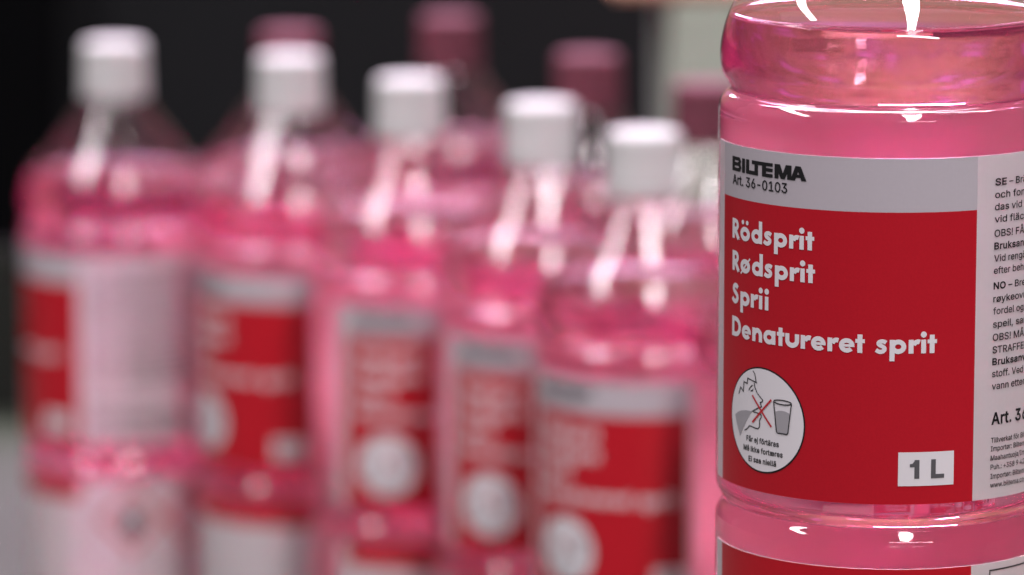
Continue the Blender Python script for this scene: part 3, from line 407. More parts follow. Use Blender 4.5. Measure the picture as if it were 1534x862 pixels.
r|e|404|212,-18 175,-15 142,-7 112,8 86,28 64,52 47,80 34,113 27,148 24,187 27,225 34,261 46,294 63,323 84,348 110,368 139,383 170,392 205,394 227,393 248,390 269,383 290,375 309,363 326,348 342,330 355,309 366,285 375,258 380,228 381,194 381,159 65,159 65,231 353,226 302,188 298,225 295,246 289,264 275,288 257,305 234,316 205,320 185,318 167,313 152,305 132,288 118,265 109,239 106,210 106,178 107,152 112,130 119,111 129,94 142,81 156,70 173,62 192,58 212,56 232,58 250,62 265,70 278,80 289,93 300,117 379,98 362,58 342,32 326,18 307,5 286,-5 263,-12 238,-17 298,227 108,230 107,159|50 49 32 33 32 49 8 7 32 9 8 32 32 33 9 10 9 33 11 10 33 12 11 33 42 18 43 1 58 57 17 44 43 43 18 17 1 57 2 57 56 2 3 2 56 55 3 56 45 44 16 44 17 16 3 55 4 55 54 4 5 4 54 54 53 5 6 5 53 53 52 6 7 6 52 32 7 52 51 32 52 33 48 47 12 33 47 13 12 47 47 46 13 14 13 46 46 45 14 15 14 45 45 16 15 59 0 73 60 59 73 41 20 19 60 73 72 61 60 72 72 71 61 71 62 61 22 21 40 41 40 21 20 41 21 30 29 34 29 28 34 27 34 28 67 66 65 50 32 76 31 30 35 30 34 35 36 35 34 34 27 37 62 71 70 70 69 62 63 62 69 69 68 63 64 63 68 68 67 64 67 65 64 37 27 38 27 26 38 39 38 26 26 25 39 25 24 39 40 39 24 24 23 40 22 40 23 58 1 0 0 59 58 49 50 35 35 36 49 41 19 42 18 42 19 32 51 76 34 37 74 36 34 74 33 49 75 48 33 75 49 36 74 74 75 49 31 35 76 35 50 76
r|f|254|238,389 238,317 -4,317 -4,389 71,-10 71,432 75,464 87,491 107,513 131,528 158,537 187,540 224,537 255,528 234,456 213,462 195,464 174,461 162,453 155,439 152,418 152,-10 71,317 71,389 152,389 152,317|25 22 21 20 19 5 6 5 19 19 7 6 11 17 16 17 11 10 15 14 13 12 15 13 15 12 16 11 16 12 7 19 18 8 7 18 9 8 18 18 17 9 17 10 9 23 24 20 4 21 22 3 2 23 2 22 23 24 23 22 20 5 23 1 0 24 25 1 24 22 25 24
r|g|425|207,-161 179,-159 154,-156 130,-149 100,-135 76,-118 56,-97 36,-66 104,-28 129,-59 142,-70 158,-79 180,-85 207,-87 234,-85 257,-78 276,-67 290,-52 298,-32 301,-5 301,58 311,58 294,35 278,20 257,7 229,-2 195,-5 164,-3 135,5 107,18 83,36 63,59 46,86 34,117 27,152 24,191 27,230 34,265 46,298 62,326 83,350 107,369 134,383 164,392 196,394 230,391 258,382 279,368 296,352 313,329 303,329 303,389 382,389 382,-9 380,-42 372,-71 359,-95 341,-116 319,-133 294,-145 267,-154 238,-159 205,69 225,71 243,76 258,83 277,101 291,125 297,145 301,167 302,193 301,217 297,240 291,260 282,278 271,292 258,304 243,313 225,318 205,320 184,318 167,312 151,303 138,291 127,276 118,259 111,238 108,216 106,193 108,168 112,146 118,127 132,102 151,84 167,76 184,71 301,45 303,342|7 6 8 34 33 90 90 89 34 35 34 89 89 88 35 88 87 35 36 35 87 87 86 36 37 36 86 86 85 37 38 37 85 79 44 80 26 95 27 94 27 95 43 81 80 80 44 43 1 12 2 12 11 2 3 2 11 10 3 11 27 94 28 93 28 94 42 82 81 81 43 42 3 10 4 5 4 10 10 9 5 6 5 9 8 6 9 28 93 29 30 29 93 93 92 30 31 30 92 32 31 92 92 91 32 33 32 91 90 33 91 38 85 84 39 38 84 84 83 39 40 39 83 83 82 40 41 40 82 82 42 41 25 63 62 13 0 61 61 14 13 63 25 24 24 64 63 14 61 60 60 15 14 64 24 23 47 46 77 78 77 46 45 78 46 53 52 70 51 49 52 55 54 18 19 18 54 54 53 19 53 21 19 21 20 96 68 67 21 21 53 68 69 68 53 53 70 69 70 52 71 72 71 52 52 49 72 73 72 49 50 49 97 49 51 97 15 60 59 16 15 59 59 58 16 58 57 16 17 16 57 57 56 17 56 55 17 55 18 17 64 23 22 65 64 22 22 20 65 66 65 20 20 21 66 21 67 66 73 49 74 49 50 74 75 74 50 76 75 50 50 48 76 77 76 48 47 77 48 0 13 1 12 1 13 25 62 26 95 26 62 78 45 79 44 79 45 20 22 96 19 21 96 48 50 97
r|h|410|124,226 124,-10 43,-10 43,519 124,519 124,277 89,279 107,324 125,350 146,370 171,384 198,392 227,394 254,393 278,387 300,377 320,364 336,346 350,325 359,300 365,272 367,241 367,-10 286,-10 286,235 284,261 277,281 266,297 251,309 232,317 210,319 186,316 166,308 148,296 135,278 127,255 124,349|3 2 6 6 7 3 1 0 2 6 2 0 7 6 5 31 30 10 30 11 10 32 31 9 31 10 9 6 0 35 5 6 35 35 34 5 34 33 5 33 32 8 32 9 8 3 7 4 28 13 29 12 29 13 13 28 14 22 21 24 22 24 23 24 21 25 21 20 25 20 19 25 26 25 19 19 18 26 18 17 26 27 26 17 17 16 27 16 15 27 28 27 15 14 28 15 29 12 30 11 30 12 5 33 8 36 5 8 7 5 36 4 7 36
r|i|167|43,-10 43,389 124,389 124,-10 84,433 64,436 47,447 35,464 31,483 35,503 47,519 64,530 84,534 104,530 121,519 133,503 137,483 133,464 121,447 104,436|5 11 6 10 6 11 8 7 6 6 10 8 9 8 10 19 18 13 18 14 13 17 16 18 14 18 16 16 15 14 1 0 3 3 2 1 19 13 4 13 12 4 5 4 12 11 5 12
r|j|167|43,389 124,389 124,-30 122,-53 118,-75 110,-95 93,-120 70,-138 50,-146 28,-151 4,-153 -20,-153 -20,-77 1,-77 21,-74 33,-65 40,-51 43,-28 83,433 63,436 46,447 35,464 31,483 35,503 46,519 63,530 83,534 103,530 121,519 132,503 136,483 132,464 121,447 103,436|10 13 11 12 11 13 13 10 9 9 14 13 14 9 8 21 20 22 20 24 22 24 23 22 33 27 18 26 18 27 31 30 32 28 32 30 30 29 28 27 33 32 32 28 27 14 8 7 15 14 7 7 6 15 6 5 15 16 15 5 5 4 16 4 3 16 17 16 3 3 2 17 2 1 17 0 17 1 18 26 19 26 25 19 20 19 25 24 20 25
r|k|381|104,122 100,222 116,222 280,389 375,386 188,189 181,189 43,-10 43,519 124,519 124,-10 289,-10 134,187 192,244 387,-7 124,229 124,139 152,164 214,216|8 7 1 10 0 7 1 7 0 2 9 1 8 1 9 5 13 6 11 14 5 5 14 18 13 5 18 4 3 13 0 10 16 1 0 16 9 2 15 6 12 17 13 3 15 15 16 12 12 6 13 15 2 16 2 1 16 5 6 17 11 5 17 12 16 17 15 12 13 4 13 18
r|l|189|139,-12 110,-10 86,-1 67,13 53,33 45,57 43,84 43,519 124,519 124,99 125,79 129,68 134,64 147,62 159,63 177,66 193,-5 163,-11|7 6 9 9 8 7 14 13 17 17 16 14 16 15 14 17 13 0 12 0 13 0 12 1 2 1 12 12 11 2 3 2 11 4 3 11 5 4 11 11 10 5 6 5 10 9 6 10
r|m|610|43,-10 43,389 122,389 122,285 94,286 109,328 125,352 145,371 168,385 193,393 219,396 248,393 273,384 294,368 311,348 323,324 334,285 299,285 313,325 330,350 351,369 377,384 405,393 437,396 460,394 481,389 502,381 520,368 536,353 549,333 559,310 565,284 567,255 567,-10 486,-10 486,253 483,276 477,293 466,305 444,316 418,320 397,318 379,311 365,300 354,285 348,268 345,247 345,-10 264,-10 264,259 259,285 246,304 225,316 199,320 180,318 162,311 147,300 135,284 127,264 124,237 124,-10 122,348 318,333|1 0 4 3 5 4 1 4 5 56 55 6 55 7 6 0 60 59 4 0 59 59 58 4 3 4 58 58 57 3 57 56 3 1 5 2 10 52 11 52 10 53 9 53 10 50 49 17 50 17 51 17 18 51 18 14 51 14 13 51 13 12 51 52 51 12 11 52 12 7 55 54 8 7 54 54 53 8 53 9 8 46 45 16 22 41 40 40 23 22 41 22 21 16 45 44 44 43 16 15 16 43 43 42 15 19 15 42 20 19 42 42 41 20 41 21 20 39 38 25 24 39 25 35 34 33 33 32 35 32 31 35 36 35 31 31 30 36 37 36 30 30 29 37 29 28 37 38 37 28 28 27 38 27 26 38 25 38 26 23 40 39 39 24 23 47 46 48 49 48 46 17 49 46 46 16 17 16 15 17 18 17 15 18 15 62 15 19 62 56 6 3 61 3 6 5 3 61 2 5 61 14 18 62
r|n|410|124,226 124,-10 43,-10 43,389 122,389 122,277 89,279 107,324 125,350 146,370 171,384 198,392 227,394 254,393 278,387 300,377 319,364 336,346 350,325 359,301 365,272 367,241 367,-10 286,-10 286,235 284,261 277,281 266,297 251,309 232,317 210,319 186,316 166,308 148,296 135,278 127,255 122,346|3 2 6 6 7 3 1 0 2 6 2 0 7 6 5 3 7 4 31 30 10 30 11 10 32 31 9 31 10 9 6 0 35 5 6 35 35 34 5 34 33 5 33 32 8 32 9 8 28 13 29 12 29 13 13 28 14 22 21 24 22 24 23 24 21 25 21 20 25 20 19 25 26 25 19 19 18 26 18 17 26 27 26 17 17 16 27 16 15 27 28 27 15 14 28 15 29 12 30 11 30 12 5 33 8 36 5 8 7 5 36 4 7 36
r|o|415|207,-18 173,-15 141,-7 111,8 86,28 64,52 47,81 34,113 27,149 24,187 27,227 34,263 47,295 64,324 86,349 111,368 141,383 173,392 207,394 242,392 275,383 304,368 330,349 351,324 368,295 381,263 389,227 391,187 389,149 381,113 368,81 351,52 330,28 304,8 275,-7 242,-15 207,56 229,58 248,64 264,74 278,87 289,103 298,121 304,142 308,164 309,187 308,211 304,234 298,255 289,273 278,289 264,302 248,312 229,318 207,320 186,318 167,312 151,302 138,289 127,273 118,255 111,234 108,211 106,187 108,164 111,142 118,121 127,103 138,87 151,74 167,64 186,58|8 7 65 65 64 8 9 8 64 64 63 9 63 62 9 10 9 62 62 61 10 11 10 61 55 18 17 0 71 1 1 71 2 71 70 2 56 55 16 55 17 16 2 70 3 70 69 3 4 3 69 69 68 4 5 4 68 68 67 5 6 5 67 67 66 6 7 6 66 65 7 66 11 61 60 12 11 60 60 59 12 13 12 59 59 58 13 14 13 58 58 57 14 15 14 57 57 56 15 56 16 15 37 35 34 38 37 34 53 52 20 19 53 20 29 28 43 44 43 28 28 27 44 45 44 27 46 45 27 27 26 46 47 46 26 26 25 47 38 34 33 39 38 33 33 32 39 40 39 32 32 31 40 41 40 31 31 30 41 42 41 30 30 29 42 29 43 42 47 25 48 25 24 48 49 48 24 24 23 49 50 49 23 23 22 50 51 50 22 22 21 51 52 51 21 20 52 21 35 37 0 37 36 0 71 0 36 18 55 54 54 53 18 53 19 18
r|p|424|43,-153 43,389 122,389 122,329 113,329 130,352 146,368 167,382 195,391 229,394 261,392 291,383 318,369 342,350 363,325 379,297 391,264 398,228 400,189 398,149 391,113 379,80 363,52 343,27 319,8 292,-7 262,-15 229,-18 196,-15 168,-5 147,9 130,25 113,49 124,49 124,-153 220,57 240,59 258,64 273,74 287,86 298,102 306,120 313,141 317,164 318,189 317,214 313,237 307,258 298,276 287,291 274,303 258,312 241,318 220,320 200,318 182,313 167,304 154,292 143,277 134,259 128,238 124,215 123,189 124,163 128,140 134,119 143,100 154,85 168,73 183,64 200,59 122,342 124,34|1 0 32 1 4 2 32 0 72 32 72 33 65 64 32 64 63 32 1 32 63 62 1 63 1 62 61 61 60 1 4 1 60 60 59 4 4 3 71 35 70 28 28 70 29 69 29 70 54 53 8 29 69 30 7 6 55 55 54 7 54 8 7 30 69 31 69 68 31 33 31 68 68 67 33 67 66 33 32 33 66 65 32 66 4 59 58 3 4 58 58 57 3 57 56 3 5 3 56 56 55 5 55 6 5 36 27 26 26 37 36 51 10 52 9 52 10 37 26 25 38 37 25 50 11 51 10 51 11 20 19 42 43 42 19 19 18 43 44 43 18 45 44 18 18 17 45 46 45 17 17 16 46 38 25 24 24 23 38 39 38 23 23 22 39 40 39 22 22 21 40 41 40 21 21 20 41 20 42 41 46 16 47 16 15 47 48 47 15 15 14 48 49 48 14 14 13 49 50 49 13 13 12 50 11 50 12 35 28 27 27 36 35 52 9 53 8 53 9 3 5 71 2 4 71 31 33 72 0 34 72
r|r|259|43,-10 43,389 122,389 122,331 110,331 122,353 147,375 167,386 189,393 213,395 230,394 253,393 253,311 229,314 207,316 184,313 164,306 147,294 134,278 126,259 124,236 124,-10 122,352|21 20 0 1 0 20 20 19 1 4 1 19 19 18 4 3 4 18 6 5 3 1 4 2 7 15 8 12 11 13 11 10 13 14 13 10 9 14 10 8 15 14 14 9 8 3 18 17 17 16 3 6 3 16 16 15 6 15 7 6 3 5 22 4 3 22 2 4 22
r|s|365|182,-18 156,-17 131,-13 109,-6 88,4 70,16 54,31 41,49 32,70 23,102 100,118 114,85 130,69 152,59 181,55 204,57 223,62 238,70 253,86 258,103 255,117 247,128 232,138 209,145 147,160 114,170 87,184 65,201 49,222 40,246 37,274 39,297 46,318 57,337 72,354 90,368 111,380 135,388 160,393 187,394 213,393 237,389 258,382 285,366 307,346 323,321 338,283 262,266 250,292 236,308 216,319 187,322 159,319 137,309 123,294 119,277 122,262 131,251 148,241 174,233 232,219 265,209 292,195 313,178 329,158 338,134 341,107 339,83 332,61 321,41 305,24 286,9 264,-3 239,-11 211,-17|9 8 10 1 14 13 58 24 59 52 38 37 1 13 2 24 58 25 57 25 58 53 52 36 52 37 36 2 13 3 13 12 3 4 3 12 5 4 12 12 11 5 6 5 11 7 6 11 8 7 11 10 8 11 25 57 26 27 26 57 57 56 27 28 27 56 29 28 56 56 55 29 30 29 55 31 30 55 32 31 55 55 54 32 33 32 54 34 33 54 54 53 34 35 34 53 53 36 35 50 40 51 39 51 40 15 74 73 16 15 73 22 60 23 40 50 41 68 67 19 67 66 19 66 65 19 46 45 47 16 73 72 17 16 72 72 71 17 71 70 17 18 17 70 70 69 18 69 68 18 68 19 18 19 65 20 65 64 20 64 63 20 21 20 63 63 62 21 22 21 62 62 61 22 60 22 61 47 45 48 45 44 48 49 48 44 44 43 49 43 42 49 50 49 42 41 50 42 14 1 0 0 74 14 74 15 14 59 24 23 23 60 59 38 52 51 51 39 38
r|t|227|214,389 214,317 -4,317 -4,389 55,481 136,481 136,98 138,79 144,68 153,62 171,60 184,61 210,65 225,-6 193,-13 168,-14 136,-11 108,-2 85,14 68,36 58,62 55,92 136,389 136,317 55,317 55,389|23 24 6 9 15 10 11 14 13 12 11 13 10 15 14 14 11 10 15 9 16 17 16 9 9 8 17 18 17 8 19 18 8 8 7 19 20 19 7 21 20 7 6 21 7 22 25 23 25 22 5 1 0 22 23 1 22 21 6 24 3 2 24 25 3 24 24 23 25 5 4 25
r|u|410|182,-15 156,-13 132,-8 110,2 90,15 74,33 60,54 50,79 44,107 43,139 43,389 124,389 124,145 126,119 133,98 144,82 159,70 178,63 200,60 224,63 244,71 261,84 274,102 283,125 286,153 286,389 367,389 367,-10 288,-10 288,102 321,101 303,55 285,28 263,9 238,-5 211,-13 288,33|10 9 12 0 17 1 17 16 1 1 16 2 2 16 3 16 15 3 4 3 15 5 4 15 15 14 5 6 5 14 7 6 14 14 13 7 8 7 13 9 8 13 12 9 13 10 12 11 18 35 34 34 19 18 19 34 33 33 20 19 30 27 26 27 30 31 29 31 30 27 31 28 30 26 24 25 24 26 20 33 32 21 20 32 22 21 29 23 22 29 29 30 23 30 24 23 35 18 0 17 0 18 21 32 29 36 29 32 31 29 36 28 31 36
r|v|389|156,-10 4,388 91,389 175,158 197,90 218,11 171,11 193,90 214,158 298,389 385,388 233,-10 195,95|3 6 7 6 3 0 1 0 3 2 1 3 8 4 5 8 5 11 11 10 8 10 9 8 6 0 11 11 5 6 7 6 5 5 4 7 7 4 12 4 8 12 3 7 12
r|w|567|130,-10 10,389 95,389 143,216 164,139 188,31 152,31 176,137 197,216 244,389 324,389 371,216 391,138 415,31 379,31 403,138 424,216 472,389 557,389 437,-10 361,-10 309,169 295,222 281,278 264,348 303,348 286,278 272,222 257,169 206,-10 170,110 397,111 284,267|6 5 30 6 4 0 4 3 0 1 0 3 2 1 3 28 27 8 27 23 8 23 24 8 6 0 29 29 5 6 5 28 7 28 8 7 8 24 9 21 11 22 26 22 11 25 26 11 14 13 31 16 19 18 18 17 16 15 13 19 19 16 15 19 13 20 13 14 20 14 12 21 11 21 12 25 11 10 20 14 21 23 27 32 23 32 26 24 23 26 26 25 24 9 24 25 25 10 9 5 7 30 4 6 30 13 15 31 12 14 31 5 29 28 22 26 32
r|y|389|35,-146 54,-74 73,-78 89,-80 102,-79 113,-75 123,-67 132,-53 141,-32 152,-2 4,388 91,389 175,158 196,90 218,11 171,11 193,90 214,158 298,389 385,388 213,-62 200,-90 184,-114 165,-132 143,-145 119,-153 92,-155 63,-153 195,95|2 27 3 27 2 0 1 0 2 4 26 25 3 27 26 26 4 3 15 16 9 16 12 9 17 14 19 19 18 17 19 14 20 14 17 13 15 9 20 20 14 15 14 13 15 16 15 13 16 13 28 4 25 24 5 4 24 24 23 5 6 5 23 23 22 6 7 6 22 22 21 7 21 20 7 8 7 20 20 9 8 9 12 10 11 10 12 13 17 28 12 16 28
r|Å|480|3,-9 194,519 283,519 476,-9 388,-10 278,299 255,369 219,488 258,488 222,368 200,299 92,-10 100,132 100,209 380,209 380,132 240,517 214,521 190,530 170,545 154,565 144,587 140,612 144,638 154,661 170,680 190,695 214,704 240,707 266,704 289,695 309,680 325,661 335,638 339,612 335,587 325,565 310,545 289,530 266,521 240,581 252,583 263,590 269,600 272,613 269,625 263,635 252,642 240,645 227,642 217,635 210,625 208,613 210,600 217,590 227,583 239,423 168,209 310,209 337,132 142,132 229,519 250,519|0 11 12 0 12 13 13 9 1 60 57 12 10 9 13 9 7 1 7 16 1 17 55 18 55 54 18 19 18 54 20 19 54 54 53 20 21 20 53 53 52 21 22 21 52 23 22 52 52 51 23 24 23 51 51 50 24 25 24 50 26 25 50 50 49 26 49 27 26 41 40 39 48 47 29 4 3 15 14 15 3 6 5 14 6 14 2 8 6 2 41 39 38 42 41 38 38 37 42 37 36 42 43 42 36 36 35 43 44 43 35 35 34 44 34 33 44 45 44 33 33 32 45 46 45 32 32 31 46 31 30 46 47 46 30 29 47 30 58 59 15 7 9 56 7 56 8 16 7 8 55 17 40 27 49 48 28 27 48 48 29 28 0 13 1 39 40 17 39 17 61 8 2 16 62 61 16 14 3 2 6 8 56 57 60 58 10 13 57 13 12 57 14 5 58 15 14 58 4 15 59 59 58 60 12 11 60 1 16 61 61 62 39 16 2 62
r|ä|389|160,-19 135,-17 112,-12 90,-4 70,7 53,22 39,39 29,60 22,83 20,108 24,140 35,166 51,187 72,202 97,213 123,220 177,230 232,237 250,240 260,243 264,248 265,255 263,276 258,292 249,304 235,313 218,319 196,321 172,319 153,313 137,304 125,294 116,282 105,262 27,285 42,318 56,337 72,354 90,367 109,377 130,385 151,390 173,393 194,394 241,389 267,381 291,369 313,350 331,325 340,304 345,279 347,252 347,-10 267,-10 267,42 277,42 259,18 241,3 219,-8 192,-16 170,55 199,59 223,68 241,81 255,98 263,118 266,139 267,176 263,172 233,166 202,161 177,158 138,149 122,142 111,133 104,121 102,105 104,90 110,78 120,69 133,62 150,57 261,433 242,436 225,447 214,464 210,483 214,503 225,519 242,530 261,534 281,530 297,519 308,502 312,483 308,464 297,447 281,436 117,433 98,436 82,447 70,464 67,483 70,503 82,519 98,530 117,534 137,530 153,519 164,502 168,483 164,464 153,447 137,436 267,27|7 6 77 8 7 77 77 76 8 9 8 76 76 75 9 10 9 75 11 10 75 35 34 33 102 101 100 100 104 102 104 103 102 1 80 2 112 111 110 110 109 108 0 60 81 41 29 28 0 81 1 80 1 81 30 29 39 40 39 29 29 41 40 113 112 98 112 110 98 106 98 110 110 108 106 108 107 106 2 80 3 80 79 3 4 3 79 5 4 79 79 78 5 6 5 78 77 6 78 11 75 74 12 11 74 13 12 74 74 73 13 14 13 73 73 72 14 72 15 14 35 33 32 36 35 32 32 31 36 37 36 31 38 37 31 31 30 38 30 39 38 100 99 98 104 100 98 98 106 104 105 104 106 27 43 42 61 59 58 16 71 70 43 27 26 61 58 57 62 61 57 69 17 70 16 70 17 25 44 26 43 26 44 86 85 84 84 88 86 87 86 88 67 20 19 96 95 94 94 93 92 52 55 53 55 54 114 55 52 65 66 65 52 52 51 66 67 66 51 20 67 51 21 20 51 51 50 21 22 21 50 50 49 22 97 96 82 96 94 82 90 82 94 94 92 90 92 91 90 62 57 56 56 54 62 63 62 54 64 63 54 54 55 64 55 65 64 68 67 69 17 69 67 18 17 67 67 19 18 22 49 23 49 48 23 48 47 23 24 23 47 47 46 24 25 24 46 46 45 25 44 25 45 84 83 82 88 84 82 82 90 88 89 88 90 60 0 59 59 61 60 15 72 71 71 16 15 27 42 28 41 28 42 54 56 114 53 55 114
r|ö|415|207,-18 173,-15 141,-7 111,8 86,28 64,52 47,81 34,113 27,149 24,187 27,227 34,263 47,295 64,324 86,349 111,368 141,383 173,392 207,394 242,392 275,383 304,368 330,349 351,324 368,295 381,263 389,227 391,187 389,149 381,113 368,81 351,52 330,28 304,8 275,-7 242,-15 207,56 229,58 248,64 264,74 278,87 289,103 298,121 304,142 308,164 309,187 308,211 304,234 298,255 289,273 278,289 264,302 248,312 229,318 207,320 186,318 167,312 151,302 138,289 127,273 118,255 111,234 108,211 106,187 108,164 111,142 118,121 127,103 138,87 151,74 167,64 186,58 279,433 260,436 243,447 232,464 228,483 232,503 243,519 260,530 279,534 299,530 315,519 326,502 330,483 326,464 315,447 299,436 136,433 116,436 100,447 88,464 85,483 88,503 100,519 116,530 136,534 155,530 171,519 182,502 186,483 182,464 171,447 155,436|7 6 66 66 65 7 8 7 65 65 64 8 9 8 64 64 63 9 63 62 9 10 9 62 62 61 10 11 10 61 92 91 90 90 94 92 94 93 92 0 71 1 55 18 17 101 100 102 100 99 98 1 71 2 71 70 2 56 55 16 55 17 16 88 103 102 102 100 88 96 88 100 100 98 96 97 96 98 2 70 3 70 69 3 4 3 69 69 68 4 5 4 68 68 67 5 6 5 67 66 6 67 11 61 60 12 11 60 60 59 12 13 12 59 59 58 13 14 13 58 58 57 14 15 14 57 57 56 15 56 16 15 90 89 88 94 90 88 88 96 94 95 94 96 76 75 74 74 78 76 78 77 76 37 35 34 38 37 34 53 52 20 19 53 20 73 72 74 78 74 72 72 80 78 80 79 78 30 29 42 43 42 29 29 28 43 44 43 28 28 27 44 45 44 27 46 45 27 27 26 46 47 46 26 26 25 47 85 84 86 83 82 84 38 34 33 39 38 33 33 32 39 40 39 32 32 31 40 41 40 31 31 30 41 30 42 41 47 25 48 25 24 48 49 48 24 24 23 49 50 49 23 23 22 50 51 50 22 22 21 51 52 51 21 20 52 21 87 86 72 86 84 72 80 72 84 84 82 80 82 81 80 35 37 0 37 36 0 71 0 36 18 55 54 54 53 18 53 19 18
r|ø|415|207,-18 173,-15 141,-7 111,8 86,28 64,52 47,81 34,113 27,149 24,187 27,227 34,263 47,295 64,324 86,349 111,368 141,383 173,392 207,394 242,392 275,383 304,368 330,349 351,324 368,295 381,263 389,227 391,187 389,149 381,113 368,81 351,52 330,28 304,8 275,-7 242,-15 207,56 229,58 248,64 264,74 278,87 289,103 298,121 304,142 308,164 309,187 308,211 304,234 298,255 289,273 278,289 264,302 248,312 229,318 207,320 186,318 167,312 151,302 138,289 127,273 118,255 111,234 108,211 106,187 108,164 111,142 118,121 127,103 138,87 151,74 167,64 186,58 65,-29 13,14 351,409 402,365 56,65 114,133 261,304 311,363 358,313 300,246 152,73 102,15|72 4 73 4 5 73 73 5 76 8 7 65 65 64 8 9 8 64 64 63 9 63 62 9 10 9 62 62 61 10 11 10 61 55 18 17 0 71 1 1 71 2 71 70 2 3 2 70 4 83 69 56 55 16 55 17 16 4 72 83 69 68 4 5 4 68 68 67 5 76 5 67 11 61 60 12 11 60 60 59 12 13 12 59 59 58 13 14 13 58 58 57 14 15 14 57 57 56 15 56 16 15 37 35 34 38 37 34 34 33 38 33 39 38 53 52 20 19 53 20 22 74 79 23 80 75 29 28 43 44 43 28 28 27 44 45 44 27 46 45 27 27 26 46 47 46 26 26 25 47 23 75 22 74 22 75 39 33 32 40 39 32 32 31 40 41 40 31 31 30 41 42 41 30 30 29 42 29 43 42 80 23 49 50 49 23 23 22 50 51 50 22 22 79 51 20 52 21 35 37 0 37 36 0 71 0 36 18 55 54 54 53 18 53 19 18 65 7 77 6 76 77 7 6 77 66 77 76 67 66 76 51 78 50 78 77 48 81 48 77 48 49 78 49 50 78 21 52 78 79 21 78 78 51 79 47 25 81 24 80 81 25 24 81 48 81 80 49 48 80 69 82 68 82 81 77 77 66 82 66 67 82 67 68 82 3 70 82 83 3 82 82 69 83
r|–|350|360,254 360,178 -10,178 -10,254|3 2 1 1 0 3
b|-|453|359,266 359,166 92,166 92,266|3 2 1 1 0 3
b|.|188|95,-27 69,-22 47,-7 32,15 27,41 32,67 47,89 69,104 95,109 121,104 144,89 158,67 163,41 158,15 144,-7 121,-22|5 4 6 2 1 0 4 3 2 6 4 2 12 11 10 13 12 14 12 10 8 9 8 10 15 14 0 14 12 0 12 8 0 2 0 8 6 2 8 7 6 8
b|0|453|227,-29 186,-25 149,-13 116,6 88,33 66,67 48,106 36,150 28,200 26,254 28,308 36,358 48,402 66,442 89,475 117,502 150,522 186,534 227,538 267,534 304,522 337,502 364,475 387,442 405,402 417,358 425,308 427,254 425,200 417,150 405,106 387,67 365,33 337,7 304,-13 267,-25 227,72 245,74 261,80 275,90 288,105 300,125 309,150 316,180 320,215 322,254 320,294 316,328 309,359 300,384 288,404 275,419 261,429 245,435 227,437 208,435 192,429 178,419 165,404 154,384 144,359 137,328 133,294 131,254 133,215 137,180 144,150 154,125 165,105 178,90 192,80 208,74|8 7 65 65 64 8 9 8 64 64 63 9 63 62 9 10 9 62 62 61 10 11 10 61 1 71 2 71 70 2 56 55 16 55 17 16 2 70 3 70 69 3 4 3 69 69 68 4 5 4 68 68 67 5 6 5 67 67 66 6 7 6 66 65 7 66 11 61 60 12 11 60 60 59 12 13 12 59 59 58 13 14 13 58 58 57 14 15 14 57 57 56 15 56 16 15 37 0 35 18 53 19 37 35 34 38 37 34 53 52 20 19 53 20 29 28 43 44 43 28 28 27 44 45 44 27 46 45 27 27 26 46 47 46 26 26 25 47 38 34 33 39 38 33 33 32 39 40 39 32 32 31 40 41 40 31 31 30 41 42 41 30 30 29 42 29 43 42 47 25 48 25 24 48 49 48 24 24 23 49 50 49 23 23 22 50 51 50 22 22 21 51 52 51 21 20 52 21 71 1 0 36 71 0 0 37 36 53 18 54 55 54 18 17 55 18
b|1|453|54,-22 54,77 413,77 413,-22 298,531 298,-22 190,-22 190,426 216,426 70,326 64,438 191,531 298,77 190,77 190,408|1 0 6 9 7 10 3 2 5 13 12 8 11 8 4 12 13 6 8 11 7 10 7 11 4 8 12 5 2 12 6 5 12 1 6 13 7 9 14 8 7 14 13 8 14
b|3|453|218,-29 185,-27 154,-21 124,-11 97,4 73,22 52,44 37,70 26,99 18,154 127,154 135,116 144,101 157,89 174,80 194,74 218,72 244,74 266,81 283,91 296,105 304,123 307,145 304,166 297,185 284,201 265,214 248,220 227,224 200,226 135,226 135,307 266,457 266,430 48,430 48,531 394,531 394,452 199,245 189,310 248,312 285,307 317,296 346,280 370,259 390,234 404,206 412,177 415,145 412,112 403,82 389,54 370,30 346,9 318,-7 287,-19 254,-27 242,430 260,310|6 5 12 12 11 6 7 6 11 8 7 11 11 10 8 9 8 10 1 15 2 14 2 15 0 16 1 15 1 16 29 28 38 39 38 40 2 14 3 14 13 3 4 3 13 5 4 13 12 5 13 29 38 30 31 30 38 38 39 31 31 39 33 18 55 54 19 18 54 54 53 19 53 52 19 20 19 52 52 51 20 21 20 51 51 50 21 50 49 21 22 21 49 49 48 22 48 47 22 23 22 47 47 46 23 24 23 46 46 45 24 45 44 24 25 24 44 44 43 25 43 42 25 26 25 42 41 26 42 37 33 40 32 33 37 37 36 32 16 0 56 17 16 56 56 55 17 55 18 17 26 41 27 39 40 33 35 34 32 32 36 35 32 34 57 33 32 57 31 33 57 28 27 41 58 38 41 38 28 41 40 38 58 37 40 58
